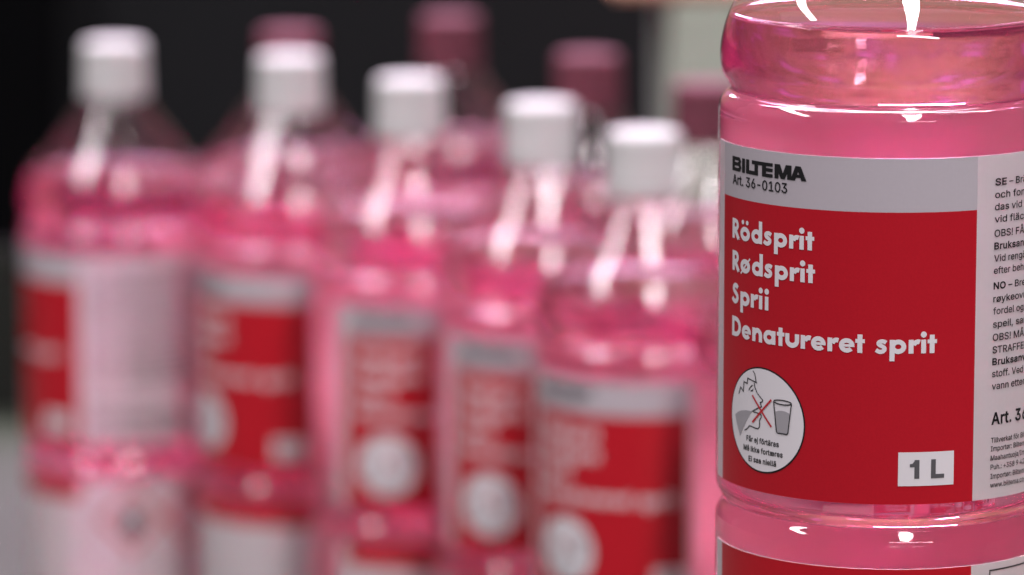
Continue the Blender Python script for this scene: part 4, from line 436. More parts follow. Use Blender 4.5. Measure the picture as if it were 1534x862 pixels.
b|6|453|226,-29 192,-26 160,-18 131,-4 105,14 83,37 65,64 52,94 44,127 41,162 43,190 49,218 59,247 74,278 94,314 119,353 241,531 353,525 162,239 115,244 136,288 150,304 167,317 188,327 210,334 235,336 268,334 299,326 327,314 351,297 372,276 389,250 401,222 409,191 411,157 408,123 400,91 387,62 369,36 347,13 321,-5 292,-18 260,-26 226,71 248,73 267,82 282,94 295,112 303,133 305,157 303,182 295,203 283,220 267,232 248,240 226,243 204,240 185,232 169,220 157,203 150,183 147,158 150,133 158,112 170,95 185,82 204,73 227,335|9 8 61 10 9 61 11 10 19 12 11 19 13 12 19 19 20 13 20 14 13 1 66 2 66 65 2 18 59 58 58 57 18 57 56 18 2 65 3 4 3 65 65 64 4 5 4 64 64 63 5 6 5 63 7 6 63 63 62 7 8 7 62 61 8 62 10 61 60 19 10 60 60 59 19 59 18 19 20 19 18 18 21 20 14 20 21 15 14 21 21 22 15 22 23 15 23 24 15 43 0 42 42 44 43 25 55 54 44 42 41 41 45 44 53 27 54 27 26 54 25 54 26 36 35 48 49 48 35 35 34 49 34 33 49 50 49 33 33 32 50 45 41 40 40 39 45 46 45 39 39 38 46 47 46 38 38 37 47 37 36 47 36 48 47 50 32 51 32 31 51 31 30 51 52 51 30 30 29 52 29 28 52 53 52 28 27 53 28 17 16 24 0 43 1 66 1 43 15 24 16 55 25 56 67 18 25 18 56 25 21 18 22 18 67 24 24 23 18 23 22 18 17 24 67
b|A|480|-12,-20 186,531 292,531 492,-20 380,-22 266,295 243,366 204,499 273,499 234,364 211,295 101,-22 88,120 88,221 392,221 392,120 239,381 185,221 293,221 329,120 150,120|12 0 11 0 12 13 20 17 12 10 9 13 9 7 13 7 1 13 0 13 1 15 4 3 3 14 15 6 5 14 8 6 14 2 8 14 14 3 2 18 19 15 7 9 16 7 16 8 1 7 8 8 2 1 6 8 16 17 20 18 10 13 17 13 12 17 14 5 18 15 14 18 4 15 19 19 18 20 12 11 20
b|B|456|38,-22 38,531 242,531 277,529 310,522 339,510 364,495 384,475 400,453 411,428 418,402 420,374 417,339 406,310 390,286 369,268 346,255 337,251 337,280 346,278 375,264 401,243 422,214 432,191 438,165 440,136 438,108 431,81 419,56 402,33 380,13 354,-2 322,-13 287,-20 247,-22 147,79 244,79 277,81 300,88 315,97 325,108 331,121 333,137 331,155 323,172 312,187 295,198 274,206 247,209 147,209 147,307 237,307 260,310 278,316 293,326 304,338 311,354 314,372 312,388 306,401 297,413 284,422 266,427 239,430 147,430 368,267|35 49 0 1 0 49 51 50 49 1 49 50 50 64 1 36 34 37 47 52 48 35 0 34 34 36 35 51 49 48 48 52 51 64 63 2 1 64 2 37 34 33 61 4 62 4 3 62 63 62 3 2 63 3 16 20 65 19 16 65 17 44 16 18 17 16 16 19 18 29 28 40 28 27 40 41 40 27 27 26 41 42 41 26 26 25 42 25 24 42 43 42 24 24 23 43 23 22 43 44 43 22 22 21 44 16 44 21 20 16 21 19 15 14 14 13 19 37 33 32 38 37 32 32 31 38 39 38 31 31 30 39 30 29 39 29 40 39 44 17 45 46 45 17 47 46 17 52 47 17 53 52 17 17 18 53 54 53 18 55 54 18 18 19 55 56 55 19 19 13 56 13 12 56 57 56 12 12 11 57 11 10 57 58 57 10 10 9 58 59 58 9 9 8 59 8 7 59 60 59 7 7 6 60 6 5 60 61 60 5 4 61 5 15 19 65
b|E|419|38,-22 38,531 394,531 394,430 147,430 147,308 377,308 377,207 147,207 147,79 397,79 397,-22|0 9 8 1 0 8 8 5 1 5 4 1 9 0 11 11 10 9 5 8 7 7 6 5 3 2 4 1 4 2
b|F|410|38,-22 38,531 391,531 391,430 147,430 147,300 368,300 368,199 147,199 147,-22|9 8 0 8 5 0 1 0 5 3 2 4 7 6 8 5 8 6 1 5 4 4 2 1
b|M|628|38,-22 38,531 167,531 298,195 308,166 320,129 332,90 350,28 279,28 297,89 309,128 321,165 332,195 461,531 590,531 590,-22 482,-22 482,291 482,327 483,369 484,414 485,479 541,478 519,403 503,356 488,314 476,283 357,-22 271,-22 150,283 138,313 124,354 108,401 83,478 140,479 142,417 143,372 144,329 144,291 144,-22 315,146 482,299 144,299|31 32 0 1 0 32 32 33 1 31 0 30 30 37 31 37 36 31 32 31 36 36 35 32 33 32 35 35 34 33 4 3 10 10 3 9 8 9 29 9 3 29 0 39 38 30 0 38 37 30 42 29 3 37 36 37 3 34 35 2 33 34 2 1 33 2 6 12 5 11 5 12 6 7 26 12 6 26 23 24 15 15 14 23 14 22 23 15 24 25 18 25 24 19 18 24 24 23 19 20 19 23 23 22 20 21 20 22 16 15 17 15 25 17 25 18 41 41 18 26 12 26 18 18 19 12 20 21 13 21 22 13 22 14 13 8 28 27 27 7 8 9 8 7 7 6 9 10 9 6 6 5 10 10 5 40 5 11 40 19 20 12 35 36 3 2 35 3 4 10 40 20 13 12 17 25 41 7 27 26 28 8 29 30 38 42 29 37 42
b|N|523|38,-22 38,531 148,531 362,194 382,162 407,117 445,39 385,28 379,107 377,157 377,195 377,531 485,531 485,-22 375,-22 183,279 158,319 129,370 76,467 140,479 144,385 146,329 147,291 147,-22 377,170 146,341|1 0 18 17 20 18 20 19 18 23 22 0 18 0 22 17 18 22 22 21 17 20 17 25 18 19 2 1 18 2 8 9 3 6 13 12 5 7 6 6 12 5 13 6 14 6 7 14 7 5 8 9 8 5 5 4 9 9 4 24 24 4 10 4 5 10 5 12 10 11 10 12 8 3 15 16 15 20 2 19 3 19 20 3 15 3 20 3 9 24 14 7 15 7 8 15 17 21 25 16 20 25
b|O|533|267,-29 221,-25 178,-13 139,6 104,33 74,66 50,105 32,150 22,200 18,254 22,308 32,358 50,403 74,442 104,476 139,502 178,522 221,534 267,538 313,534 356,522 395,502 430,476 460,442 484,403 501,358 512,308 515,254 512,200 501,150 484,105 460,66 430,33 395,6 356,-13 313,-25 267,75 292,77 316,84 338,95 357,110 374,129 388,154 399,182 406,216 408,254 406,293 399,326 388,355 374,379 357,399 338,414 316,425 292,431 267,434 241,431 218,425 196,414 176,399 160,379 145,355 134,326 128,292 125,254 128,216 134,182 145,154 159,130 176,110 196,95 218,84 241,77|8 7 65 65 64 8 9 8 64 64 63 9 63 62 9 10 9 62 62 61 10 11 10 61 71 1 0 1 71 70 17 56 55 55 18 17 1 70 2 69 2 70 57 56 16 56 17 16 2 69 3 69 68 3 4 3 68 5 4 68 68 67 5 6 5 67 67 66 6 7 6 66 65 7 66 11 61 60 12 11 60 60 59 12 13 12 59 59 58 13 14 13 58 15 14 58 58 57 15 57 16 15 35 38 37 52 19 53 38 35 34 34 39 38 52 51 20 19 52 20 29 28 43 44 43 28 28 27 44 45 44 27 46 45 27 27 26 46 47 46 26 26 25 47 39 34 33 40 39 33 33 32 40 32 31 40 41 40 31 31 30 41 42 41 30 30 29 42 29 43 42 47 25 48 25 24 48 49 48 24 24 23 49 50 49 23 23 22 50 22 21 50 51 50 21 20 51 21 35 37 0 37 36 0 71 0 36 18 55 54 54 53 18 53 19 18
b|S|447|224,-31 186,-29 151,-22 119,-11 90,5 66,24 46,47 31,74 21,104 13,159 122,159 131,118 141,102 155,89 174,79 198,73 224,71 243,72 261,75 277,81 297,92 312,105 320,121 323,139 321,154 315,165 303,175 287,184 238,201 177,218 136,232 100,251 71,273 48,302 34,335 30,372 33,404 42,434 57,460 77,484 101,503 129,518 159,529 192,535 227,538 262,535 295,529 325,518 352,502 376,484 395,461 410,436 419,408 426,356 320,356 311,393 303,407 289,419 272,429 250,434 225,436 198,434 176,427 159,417 147,405 140,391 137,376 140,360 148,348 161,338 178,328 219,314 271,300 320,284 346,271 372,255 395,234 414,209 423,187 429,164 430,138 428,108 419,78 405,51 386,27 361,7 333,-9 300,-21 263,-29|7 6 11 8 7 11 11 10 8 9 8 10 35 34 66 36 35 66 0 16 1 16 15 1 70 29 71 61 60 43 1 15 2 14 2 15 62 61 42 61 43 42 2 14 3 14 13 3 4 3 13 13 12 4 5 4 12 6 5 12 11 6 12 29 70 30 70 69 30 31 30 69 69 68 31 32 31 68 33 32 68 68 67 33 34 33 67 66 34 67 36 66 65 37 36 65 38 37 65 65 64 38 39 38 64 64 63 39 40 39 63 41 40 63 63 62 41 62 42 41 18 17 88 18 88 87 19 18 87 28 27 73 72 28 73 59 58 46 45 59 46 83 82 22 82 81 22 23 22 81 81 80 23 80 79 23 24 23 79 79 78 24 78 77 24 19 87 86 20 19 86 86 85 20 85 84 20 21 20 84 84 83 21 83 22 21 24 77 25 77 76 25 76 75 25 26 25 75 75 74 26 27 26 74 73 27 74 53 52 54 55 54 52 52 51 55 51 50 55 56 55 50 50 49 56 57 56 49 49 48 57 48 47 57 58 57 47 46 58 47 88 17 0 16 0 17 71 29 28 28 72 71 59 45 60 45 44 60 43 60 44
b|a|389|160,-31 134,-29 109,-24 85,-15 63,-3 45,13 29,33 17,55 11,80 8,108 12,143 24,172 43,195 66,212 93,224 120,232 175,242 230,248 246,251 253,254 253,254 253,256 252,274 247,286 240,295 230,302 215,307 196,309 175,307 158,302 144,294 134,285 126,276 111,248 10,277 32,324 47,345 64,363 84,377 104,388 126,396 149,402 171,405 195,406 243,401 271,392 298,379 322,358 342,331 351,307 357,281 359,252 359,-22 255,-22 255,30 283,30 268,9 248,-7 223,-20 194,-28 170,67 197,70 217,78 233,90 244,104 251,121 254,139 257,160 267,161 235,154 203,149 179,146 142,138 129,132 120,125 116,117 114,105 116,94 120,86 127,79 138,73 153,69 253,254 255,-1 257,159|35 34 33 0 60 81 0 81 1 80 1 81 29 41 40 1 80 2 3 2 80 80 79 3 4 3 79 5 4 79 79 78 5 6 5 78 78 77 6 7 6 77 8 7 77 77 76 8 9 8 76 76 75 9 10 9 75 11 10 75 75 74 11 12 11 74 13 12 74 74 73 13 14 13 73 73 72 14 72 15 14 35 33 32 36 35 32 32 31 36 37 36 31 38 37 31 31 30 38 39 38 30 30 29 39 29 40 39 16 71 70 27 26 43 61 59 58 69 17 70 16 70 17 25 44 26 43 26 44 55 56 52 68 55 52 52 51 68 52 56 53 56 54 83 56 55 54 55 68 65 66 65 68 67 84 68 19 20 68 68 51 19 21 19 51 51 50 21 22 21 50 50 49 22 57 54 58 61 58 54 62 61 54 63 62 54 54 55 63 64 63 55 55 65 64 84 67 69 17 69 67 18 17 67 67 68 18 68 20 18 20 19 82 22 49 23 49 48 23 48 47 23 24 23 47 47 46 24 25 24 46 46 45 25 44 25 45 60 0 59 59 61 60 15 72 71 71 16 15 41 29 28 42 41 28 28 27 42 27 43 42 19 21 82 18 20 82 54 57 83 53 56 83 66 68 84
b|e|404|212,-30 173,-27 138,-18 105,-2 77,19 54,45 36,75 23,109 15,147 12,187 15,227 22,265 35,299 53,330 76,356 103,378 134,394 168,403 205,406 228,405 251,401 273,395 295,385 316,373 335,357 352,338 366,315 378,290 386,261 391,229 393,194 393,147 53,147 53,243 372,231 294,171 286,224 283,243 278,260 265,281 250,295 230,305 205,308 187,307 172,302 159,295 142,280 129,260 121,237 118,210 118,178 119,154 124,133 130,116 139,101 150,90 162,80 177,74 193,70 212,68 231,70 246,74 259,80 270,88 278,99 293,131 395,106 372,52 351,24 333,8 313,-5 291,-16 266,-24 240,-29 285,234 122,240 121,147|6 32 7 7 32 8 9 8 32 32 33 9 10 9 33 11 10 33 33 12 11 51 50 32 50 49 32 33 32 49 42 18 43 58 57 1 17 44 43 43 18 17 1 57 2 57 56 2 45 44 16 44 17 16 2 56 3 56 55 3 4 3 55 55 54 4 5 4 54 54 53 5 6 5 53 32 6 53 53 52 32 33 49 48 36 34 74 12 33 47 13 12 47 47 46 13 14 13 46 46 45 14 15 14 45 45 16 15 59 0 73 73 60 59 19 41 20 60 73 72 61 60 72 41 40 21 20 41 21 30 29 34 29 28 34 27 34 28 67 66 65 31 35 51 31 30 35 30 34 35 61 72 71 62 61 71 71 70 62 70 69 62 63 62 69 69 68 63 64 63 68 68 67 64 67 65 64 35 34 36 34 27 37 38 37 27 27 26 38 39 38 26 26 25 39 25 24 39 40 39 24 24 23 40 23 22 40 21 40 22 58 1 0 0 59 58 50 51 35 35 36 50 49 50 36 48 49 36 41 19 42 18 42 19 32 52 76 51 32 76 47 33 75 34 37 74 33 48 75 48 36 74 48 74 75 31 51 76
b|f|254|250,401 250,305 -16,305 -16,401 59,-22 59,433 63,467 77,498 99,522 126,539 156,549 187,552 226,549 270,536 242,441 211,450 195,452 179,449 171,444 166,436 164,417 164,-22 59,305 59,401 164,401 164,305|22 25 23 25 22 21 11 17 16 15 14 13 12 15 13 15 12 16 11 16 12 5 20 19 6 5 19 7 6 19 19 18 7 8 7 18 9 8 18 18 17 9 10 9 17 17 11 10 23 24 20 4 21 22 3 2 22 23 3 22 20 5 23 1 0 24 25 1 24 24 23 25
b|i|167|31,-22 31,401 136,401 136,-22 84,420 59,425 38,438 24,459 19,483 24,508 38,528 59,542 84,546 108,542 129,528 144,508 149,483 144,459 129,438 108,425|5 11 6 10 6 11 8 7 6 6 10 8 9 8 10 19 18 13 18 14 13 17 16 18 14 18 16 16 15 14 1 0 3 3 2 1 19 13 4 13 12 4 5 4 12 11 5 12
b|j|167|31,401 136,401 136,-31 134,-55 130,-78 121,-101 102,-128 76,-148 54,-158 30,-163 4,-165 -32,-165 -32,-65 0,-65 16,-62 23,-57 28,-47 31,-28 83,420 59,425 38,438 23,459 19,483 23,508 38,528 59,542 83,546 108,542 129,528 144,508 148,483 144,459 129,438 108,425|10 13 11 12 11 13 13 10 9 14 13 9 9 8 14 21 20 22 20 24 22 23 22 24 33 27 18 26 18 27 31 30 32 28 32 30 30 29 28 27 33 32 32 28 27 14 8 7 15 14 7 7 6 15 6 5 15 16 15 5 5 4 16 4 3 16 17 16 3 3 2 17 2 1 17 0 17 1 18 26 19 26 25 19 20 19 25 24 20 25
b|k|381|96,104 88,234 111,234 275,401 393,393 193,177 186,177 31,-22 31,531 136,531 136,-22 283,-22 118,188 193,262 404,-15 136,259 136,137 150,148 136,166 136,205 228,215|8 7 1 10 0 7 1 7 0 0 12 1 12 2 1 5 13 6 11 14 5 5 14 20 13 5 20 4 3 13 5 6 17 0 10 16 2 12 15 1 2 9 8 1 9 9 2 15 13 3 15 19 18 6 12 0 16 18 19 12 11 5 17 16 17 18 17 6 18 12 16 18 15 12 19 13 15 19 6 13 19 4 13 20
b|l|189|139,-24 108,-22 80,-12 58,5 42,27 33,54 31,83 31,531 136,531 136,99 137,81 139,75 139,75 147,74 158,74 187,80 207,-15 164,-23|7 6 9 9 8 7 14 13 17 17 16 14 16 15 14 17 13 0 12 0 13 0 12 1 2 1 12 12 11 2 3 2 11 4 3 11 5 4 11 11 10 5 6 5 10 9 6 10
b|n|410|136,226 136,-22 31,-22 31,401 134,401 134,265 73,268 96,329 115,358 139,380 166,395 196,404 227,407 255,404 282,398 306,388 327,373 346,354 360,331 371,304 377,274 379,241 379,-22 274,-22 274,234 272,258 266,276 257,289 245,299 229,305 210,307 189,305 171,298 157,287 146,272 138,252 134,375|3 2 6 6 7 3 1 0 2 6 2 0 7 6 5 3 7 8 8 4 3 31 30 10 30 11 10 32 31 9 31 10 9 6 0 35 5 6 35 35 34 5 7 5 8 28 13 29 12 29 13 24 23 22 22 21 24 25 24 21 21 20 25 20 19 25 26 25 19 19 18 26 18 17 26 27 26 17 17 16 27 16 15 27 28 27 15 15 14 28 13 28 14 29 12 30 11 30 12 34 33 5 36 5 9 33 32 9 9 5 33 5 36 8 4 8 36
b|o|415|207,-30 170,-27 136,-18 105,-2 78,19 55,45 36,75 23,110 15,147 12,187 15,228 23,266 36,301 55,331 78,357 105,379 136,394 170,403 207,407 244,403 279,394 310,379 338,357 361,331 379,301 393,266 400,228 403,187 400,147 393,110 379,75 361,45 338,19 310,-2 279,-18 244,-27 207,69 227,70 243,75 257,84 269,95 279,109 287,125 292,145 296,165 297,187 296,210 292,231 287,250 279,267 269,281 257,293 243,301 227,306 207,308 188,306 172,301 159,293 147,281 137,267 129,250 123,231 120,210 118,187 120,165 123,145 129,125 137,109 147,95 159,83 172,75 188,70|8 7 65 65 64 8 9 8 64 64 63 9 63 62 9 10 9 62 62 61 10 11 10 61 0 71 1 55 18 17 1 71 2 71 70 2 56 55 16 55 17 16 2 70 3 70 69 3 4 3 69 69 68 4 5 4 68 68 67 5 6 5 67 67 66 6 7 6 66 65 7 66 11 61 60 12 11 60 60 59 12 13 12 59 59 58 13 14 13 58 58 57 14 15 14 57 57 56 15 56 16 15 37 35 34 38 37 34 53 52 20 19 53 20 29 28 43 44 43 28 28 27 44 45 44 27 46 45 27 27 26 46 47 46 26 26 25 47 38 34 33 39 38 33 33 32 39 40 39 32 32 31 40 41 40 31 31 30 41 42 41 30 30 29 42 29 43 42 47 25 48 25 24 48 49 48 24 24 23 49 50 49 23 23 22 50 51 50 22 22 21 51 52 51 21 20 52 21 35 37 0 37 36 0 71 0 36 18 55 54 54 53 18 53 19 18
b|r|259|31,-22 31,401 134,401 134,343 103,343 113,361 140,385 163,397 187,405 212,407 230,406 265,405 265,297 228,302 207,304 187,301 169,295 155,285 145,272 138,256 136,236 136,-22 134,380|5 4 3 4 5 1 21 20 0 1 0 20 4 1 20 20 19 4 19 18 4 3 4 18 5 3 22 1 5 2 15 8 7 12 11 13 11 10 13 14 13 10 9 14 10 8 15 14 14 9 8 3 18 17 17 16 3 16 15 3 15 7 3 6 3 7 3 6 22 2 5 22
b|s|365|182,-30 154,-29 128,-25 104,-17 82,-7 62,7 45,24 31,43 21,65 8,111 107,132 124,92 137,79 156,71 182,68 202,69 219,74 231,80 242,92 245,104 244,112 238,120 227,127 206,134 143,149 110,159 80,174 56,193 39,216 28,243 25,274 27,299 35,323 47,344 64,363 83,378 106,391 131,399 158,405 187,406 214,405 240,400 263,393 292,376 316,353 333,326 354,274 256,252 240,285 229,298 213,307 187,310 162,307 144,299 134,288 131,277 133,268 139,260 153,252 178,244 235,231 269,220 298,206 322,187 340,164 350,136 353,107 351,81 343,56 330,34 313,15 293,-1 269,-14 242,-23 213,-28|14 13 1 58 24 59 1 13 2 24 58 25 58 57 25 52 38 37 2 13 3 13 12 3 4 3 12 5 4 12 12 11 5 6 5 11 7 6 11 8 7 11 11 10 8 9 8 10 25 57 26 27 26 57 57 56 27 28 27 56 29 28 56 56 55 29 30 29 55 31 30 55 32 31 55 55 54 32 33 32 54 34 33 54 54 53 34 35 34 53 36 35 53 53 52 36 52 37 36 50 40 51 39 51 40 15 74 73 16 15 73 22 60 23 40 50 41 68 67 19 67 66 19 66 65 19 46 45 47 16 73 72 17 16 72 72 71 17 71 70 17 18 17 70 70 69 18 69 68 18 68 19 18 19 65 20 65 64 20 64 63 20 21 20 63 63 62 21 22 21 62 62 61 22 60 22 61 47 45 48 45 44 48 49 48 44 44 43 49 43 42 49 50 49 42 41 50 42 14 1 0 0 74 14 74 15 14 59 24 23 23 60 59 38 52 51 51 39 38
b|t|227|226,401 226,305 -16,305 -16,401 43,493 148,493 148,99 150,83 153,77 157,74 171,72 183,73 219,79 239,-15 195,-25 168,-26 133,-23 103,-13 77,5 58,30 46,59 43,92 148,401 148,305 43,305 43,401|23 24 6 9 15 10 11 14 13 12 11 13 10 15 14 14 11 10 15 9 16 17 16 9 9 8 17 18 17 8 19 18 8 8 7 19 20 19 7 21 20 7 6 21 7 22 25 23 5 4 22 1 0 22 23 1 22 21 6 24 3 2 24 25 3 24 24 23 25 25 22 4
b|u|410|183,-27 154,-25 128,-19 104,-9 82,6 64,26 49,49 39,76 33,106 31,138 31,401 136,401 136,145 138,121 144,104 153,90 165,80 181,74 200,72 221,75 238,81 253,92 264,107 271,127 274,154 274,401 379,401 379,-22 276,-22 276,114 337,111 313,49 294,21 270,-1 243,-16 214,-24 276,4|0 17 1 17 16 1 1 16 2 3 2 16 16 15 3 4 3 15 5 4 15 15 14 5 6 5 14 7 6 14 14 13 7 8 7 13 9 8 13 13 12 9 10 9 12 12 11 10 18 35 34 19 18 34 34 33 19 20 19 33 30 27 26 31 32 27 27 30 31 27 32 28 31 30 29 30 26 24 25 24 26 32 31 29 22 21 29 23 22 29 29 30 23 30 24 23 35 18 0 17 0 18 20 33 21 36 29 33 29 21 33 29 36 32 28 32 36
b|v|389|147,-22 -12,399 100,401 186,162 208,93 234,0 156,0 182,93 203,162 289,401 400,399 241,-22 195,135|1 0 6 6 7 1 7 3 1 2 1 3 11 10 5 4 5 10 8 4 10 10 9 8 6 0 11 11 5 6 7 6 5 5 4 7 7 4 12 4 8 12 3 7 12
b|ä|389|160,-31 134,-29 109,-24 85,-15 63,-3 45,13 29,33 17,55 11,80 8,108 12,143 24,172 43,195 66,212 93,224 120,232 175,242 230,248 246,251 253,254 253,254 253,256 252,274 247,286 240,295 230,302 215,307 196,309 175,307 158,302 144,294 134,285 126,276 111,248 10,277 32,324 47,345 64,363 84,377 104,388 126,396 149,402 171,405 195,406 243,401 271,392 298,379 322,358 342,331 351,307 357,281 359,252 359,-22 255,-22 255,30 283,30 268,9 248,-7 223,-20 194,-28 170,67 197,70 217,78 233,90 244,104 251,121 254,139 257,160 267,161 235,154 203,149 179,146 142,138 129,132 120,125 116,117 114,105 116,94 120,86 127,79 138,73 153,69 261,420 237,425 217,439 203,459 198,483 203,507 217,528 237,541 261,546 285,541 306,527 319,507 324,483 319,459 306,439 285,425 117,420 93,425 73,439 59,459 54,483 59,507 73,528 93,541 117,546 142,541 162,527 176,507 180,483 176,459 162,439 142,425 253,254 255,-1 257,159|9 8 76 35 34 33 102 101 100 100 104 102 103 102 104 0 60 81 41 29 28 28 42 41 0 81 1 80 1 81 29 41 40 113 112 98 108 107 106 1 80 2 3 2 80 80 79 3 4 3 79 5 4 79 79 78 5 6 5 78 78 77 6 7 6 77 8 7 77 76 8 77 9 76 75 10 9 75 11 10 75 75 74 11 12 11 74 13 12 74 74 73 13 14 13 73 73 72 14 72 15 14 35 33 32 36 35 32 32 31 36 37 36 31 38 37 31 31 30 38 39 38 30 30 29 39 29 40 39 100 99 98 104 100 98 98 106 104 105 104 106 86 85 84 84 88 86 87 86 88 43 27 26 61 59 58 69 17 70 25 44 26 43 26 44 66 65 68 68 67 116 19 20 68 96 95 94 94 93 92 56 53 52 52 55 56 54 56 55 68 65 55 55 52 68 52 51 68 19 68 51 21 19 51 51 50 21 22 21 50 50 49 22 97 96 82 96 94 82 90 82 94 94 92 90 92 91 90 56 54 115 58 57 54 61 58 54 62 61 54 63 62 54 54 55 63 64 63 55 55 65 64 116 67 69 17 69 67 18 17 67 67 68 18 68 20 18 20 19 114 22 49 23 49 48 23 48 47 23 24 23 47 47 46 24 25 24 46 46 45 25 44 25 45 84 83 82 88 84 82 82 90 88 89 88 90 60 0 59 59 61 60 15 72 71 16 15 71 71 70 16 70 17 16 42 28 27 27 43 42 112 111 110 98 112 110 106 98 110 108 106 110 110 109 108 19 21 114 18 20 114 54 57 115 53 56 115 66 68 116
b|å|389|160,-31 134,-29 109,-24 85,-15 63,-3 45,13 29,33 17,55 11,80 8,108 12,143 24,172 43,195 66,212 93,224 120,232 175,242 230,248 246,251 253,254 253,254 253,256 252,274 247,286 240,295 230,302 215,307 196,309 175,307 158,302 144,294 134,285 126,276 111,248 10,277 32,324 47,345 64,363 84,377 104,388 126,396 149,402 171,405 195,406 243,401 271,392 298,379 322,358 342,331 351,307 357,281 359,252 359,-22 255,-22 255,30 283,30 268,9 248,-7 223,-20 194,-28 170,67 197,70 217,78 233,90 244,104 251,121 254,139 257,160 267,161 235,154 203,149 179,146 142,138 129,132 120,125 116,117 114,105 116,94 120,86 127,79 138,73 153,69 189,382 160,386 134,397 111,413 93,435 82,461 78,490 82,518 93,544 111,566 134,582 160,593 189,597 218,593 245,582 267,566 285,544 297,518 300,490 297,461 285,435 267,413 245,397 218,386 189,470 197,471 204,476 208,482 209,490 208,497 204,504 197,508 189,510 182,508 175,504 171,497 170,490 171,482 175,475 182,471 253,254 255,-1 257,159 132,398 249,399|7 6 77 8 7 77 77 76 8 9 8 76 76 75 9 10 9 75 11 10 75 35 34 33 81 0 60 121 120 42 83 29 28 0 81 1 80 1 81 15 72 71 71 16 15 41 84 83 83 42 41 42 120 41 1 80 2 3 2 80 80 79 3 4 3 79 5 4 79 79 78 5 6 5 78 77 6 78 11 75 74 12 11 74 13 12 74 74 73 13 14 13 73 73 72 14 72 15 14 35 33 32 36 35 32 32 31 36 37 36 31 38 37 31 31 30 38 39 38 30 30 29 39 29 83 39 83 84 39 84 40 39 84 41 125 41 120 85 86 85 120 120 119 86 87 86 119 119 118 87 88 87 118 89 88 118 118 117 89 90 89 117 117 116 90 91 90 116 116 92 91 106 43 107 105 26 25 61 59 58 69 17 70 26 105 27 82 27 105 43 82 105 105 44 43 107 43 44 108 107 44 113 112 96 96 95 113 114 113 95 94 114 95 68 67 124 68 66 65 67 68 18 20 18 68 68 19 20 20 19 122 55 56 52 52 56 53 56 54 123 56 55 54 68 65 55 55 52 68 52 51 68 19 68 51 21 19 51 51 50 21 22 21 50 50 49 22 23 22 49 49 48 23 48 47 23 57 54 58 61 58 54 62 61 54 63 62 54 54 55 63 64 63 55 55 65 64 124 67 69 17 69 67 67 18 17 23 47 24 47 46 24 25 24 46 46 45 25 45 104 25 105 25 104 44 105 104 44 104 126 108 44 103 103 102 108 109 108 102 102 101 109 110 109 101 101 100 110 100 99 110 111 110 99 99 98 111 112 111 98 98 97 112 96 112 97 60 0 59 59 61 60 16 71 70 70 17 16 27 82 28 83 28 82 42 83 82 82 43 42 43 106 42 121 42 106 92 116 115 93 92 115 115 114 93 114 94 93 19 21 122 18 20 122 41 85 125 103 44 126 54 57 123 53 56 123 66 68 124 40 84 125 104 45 126
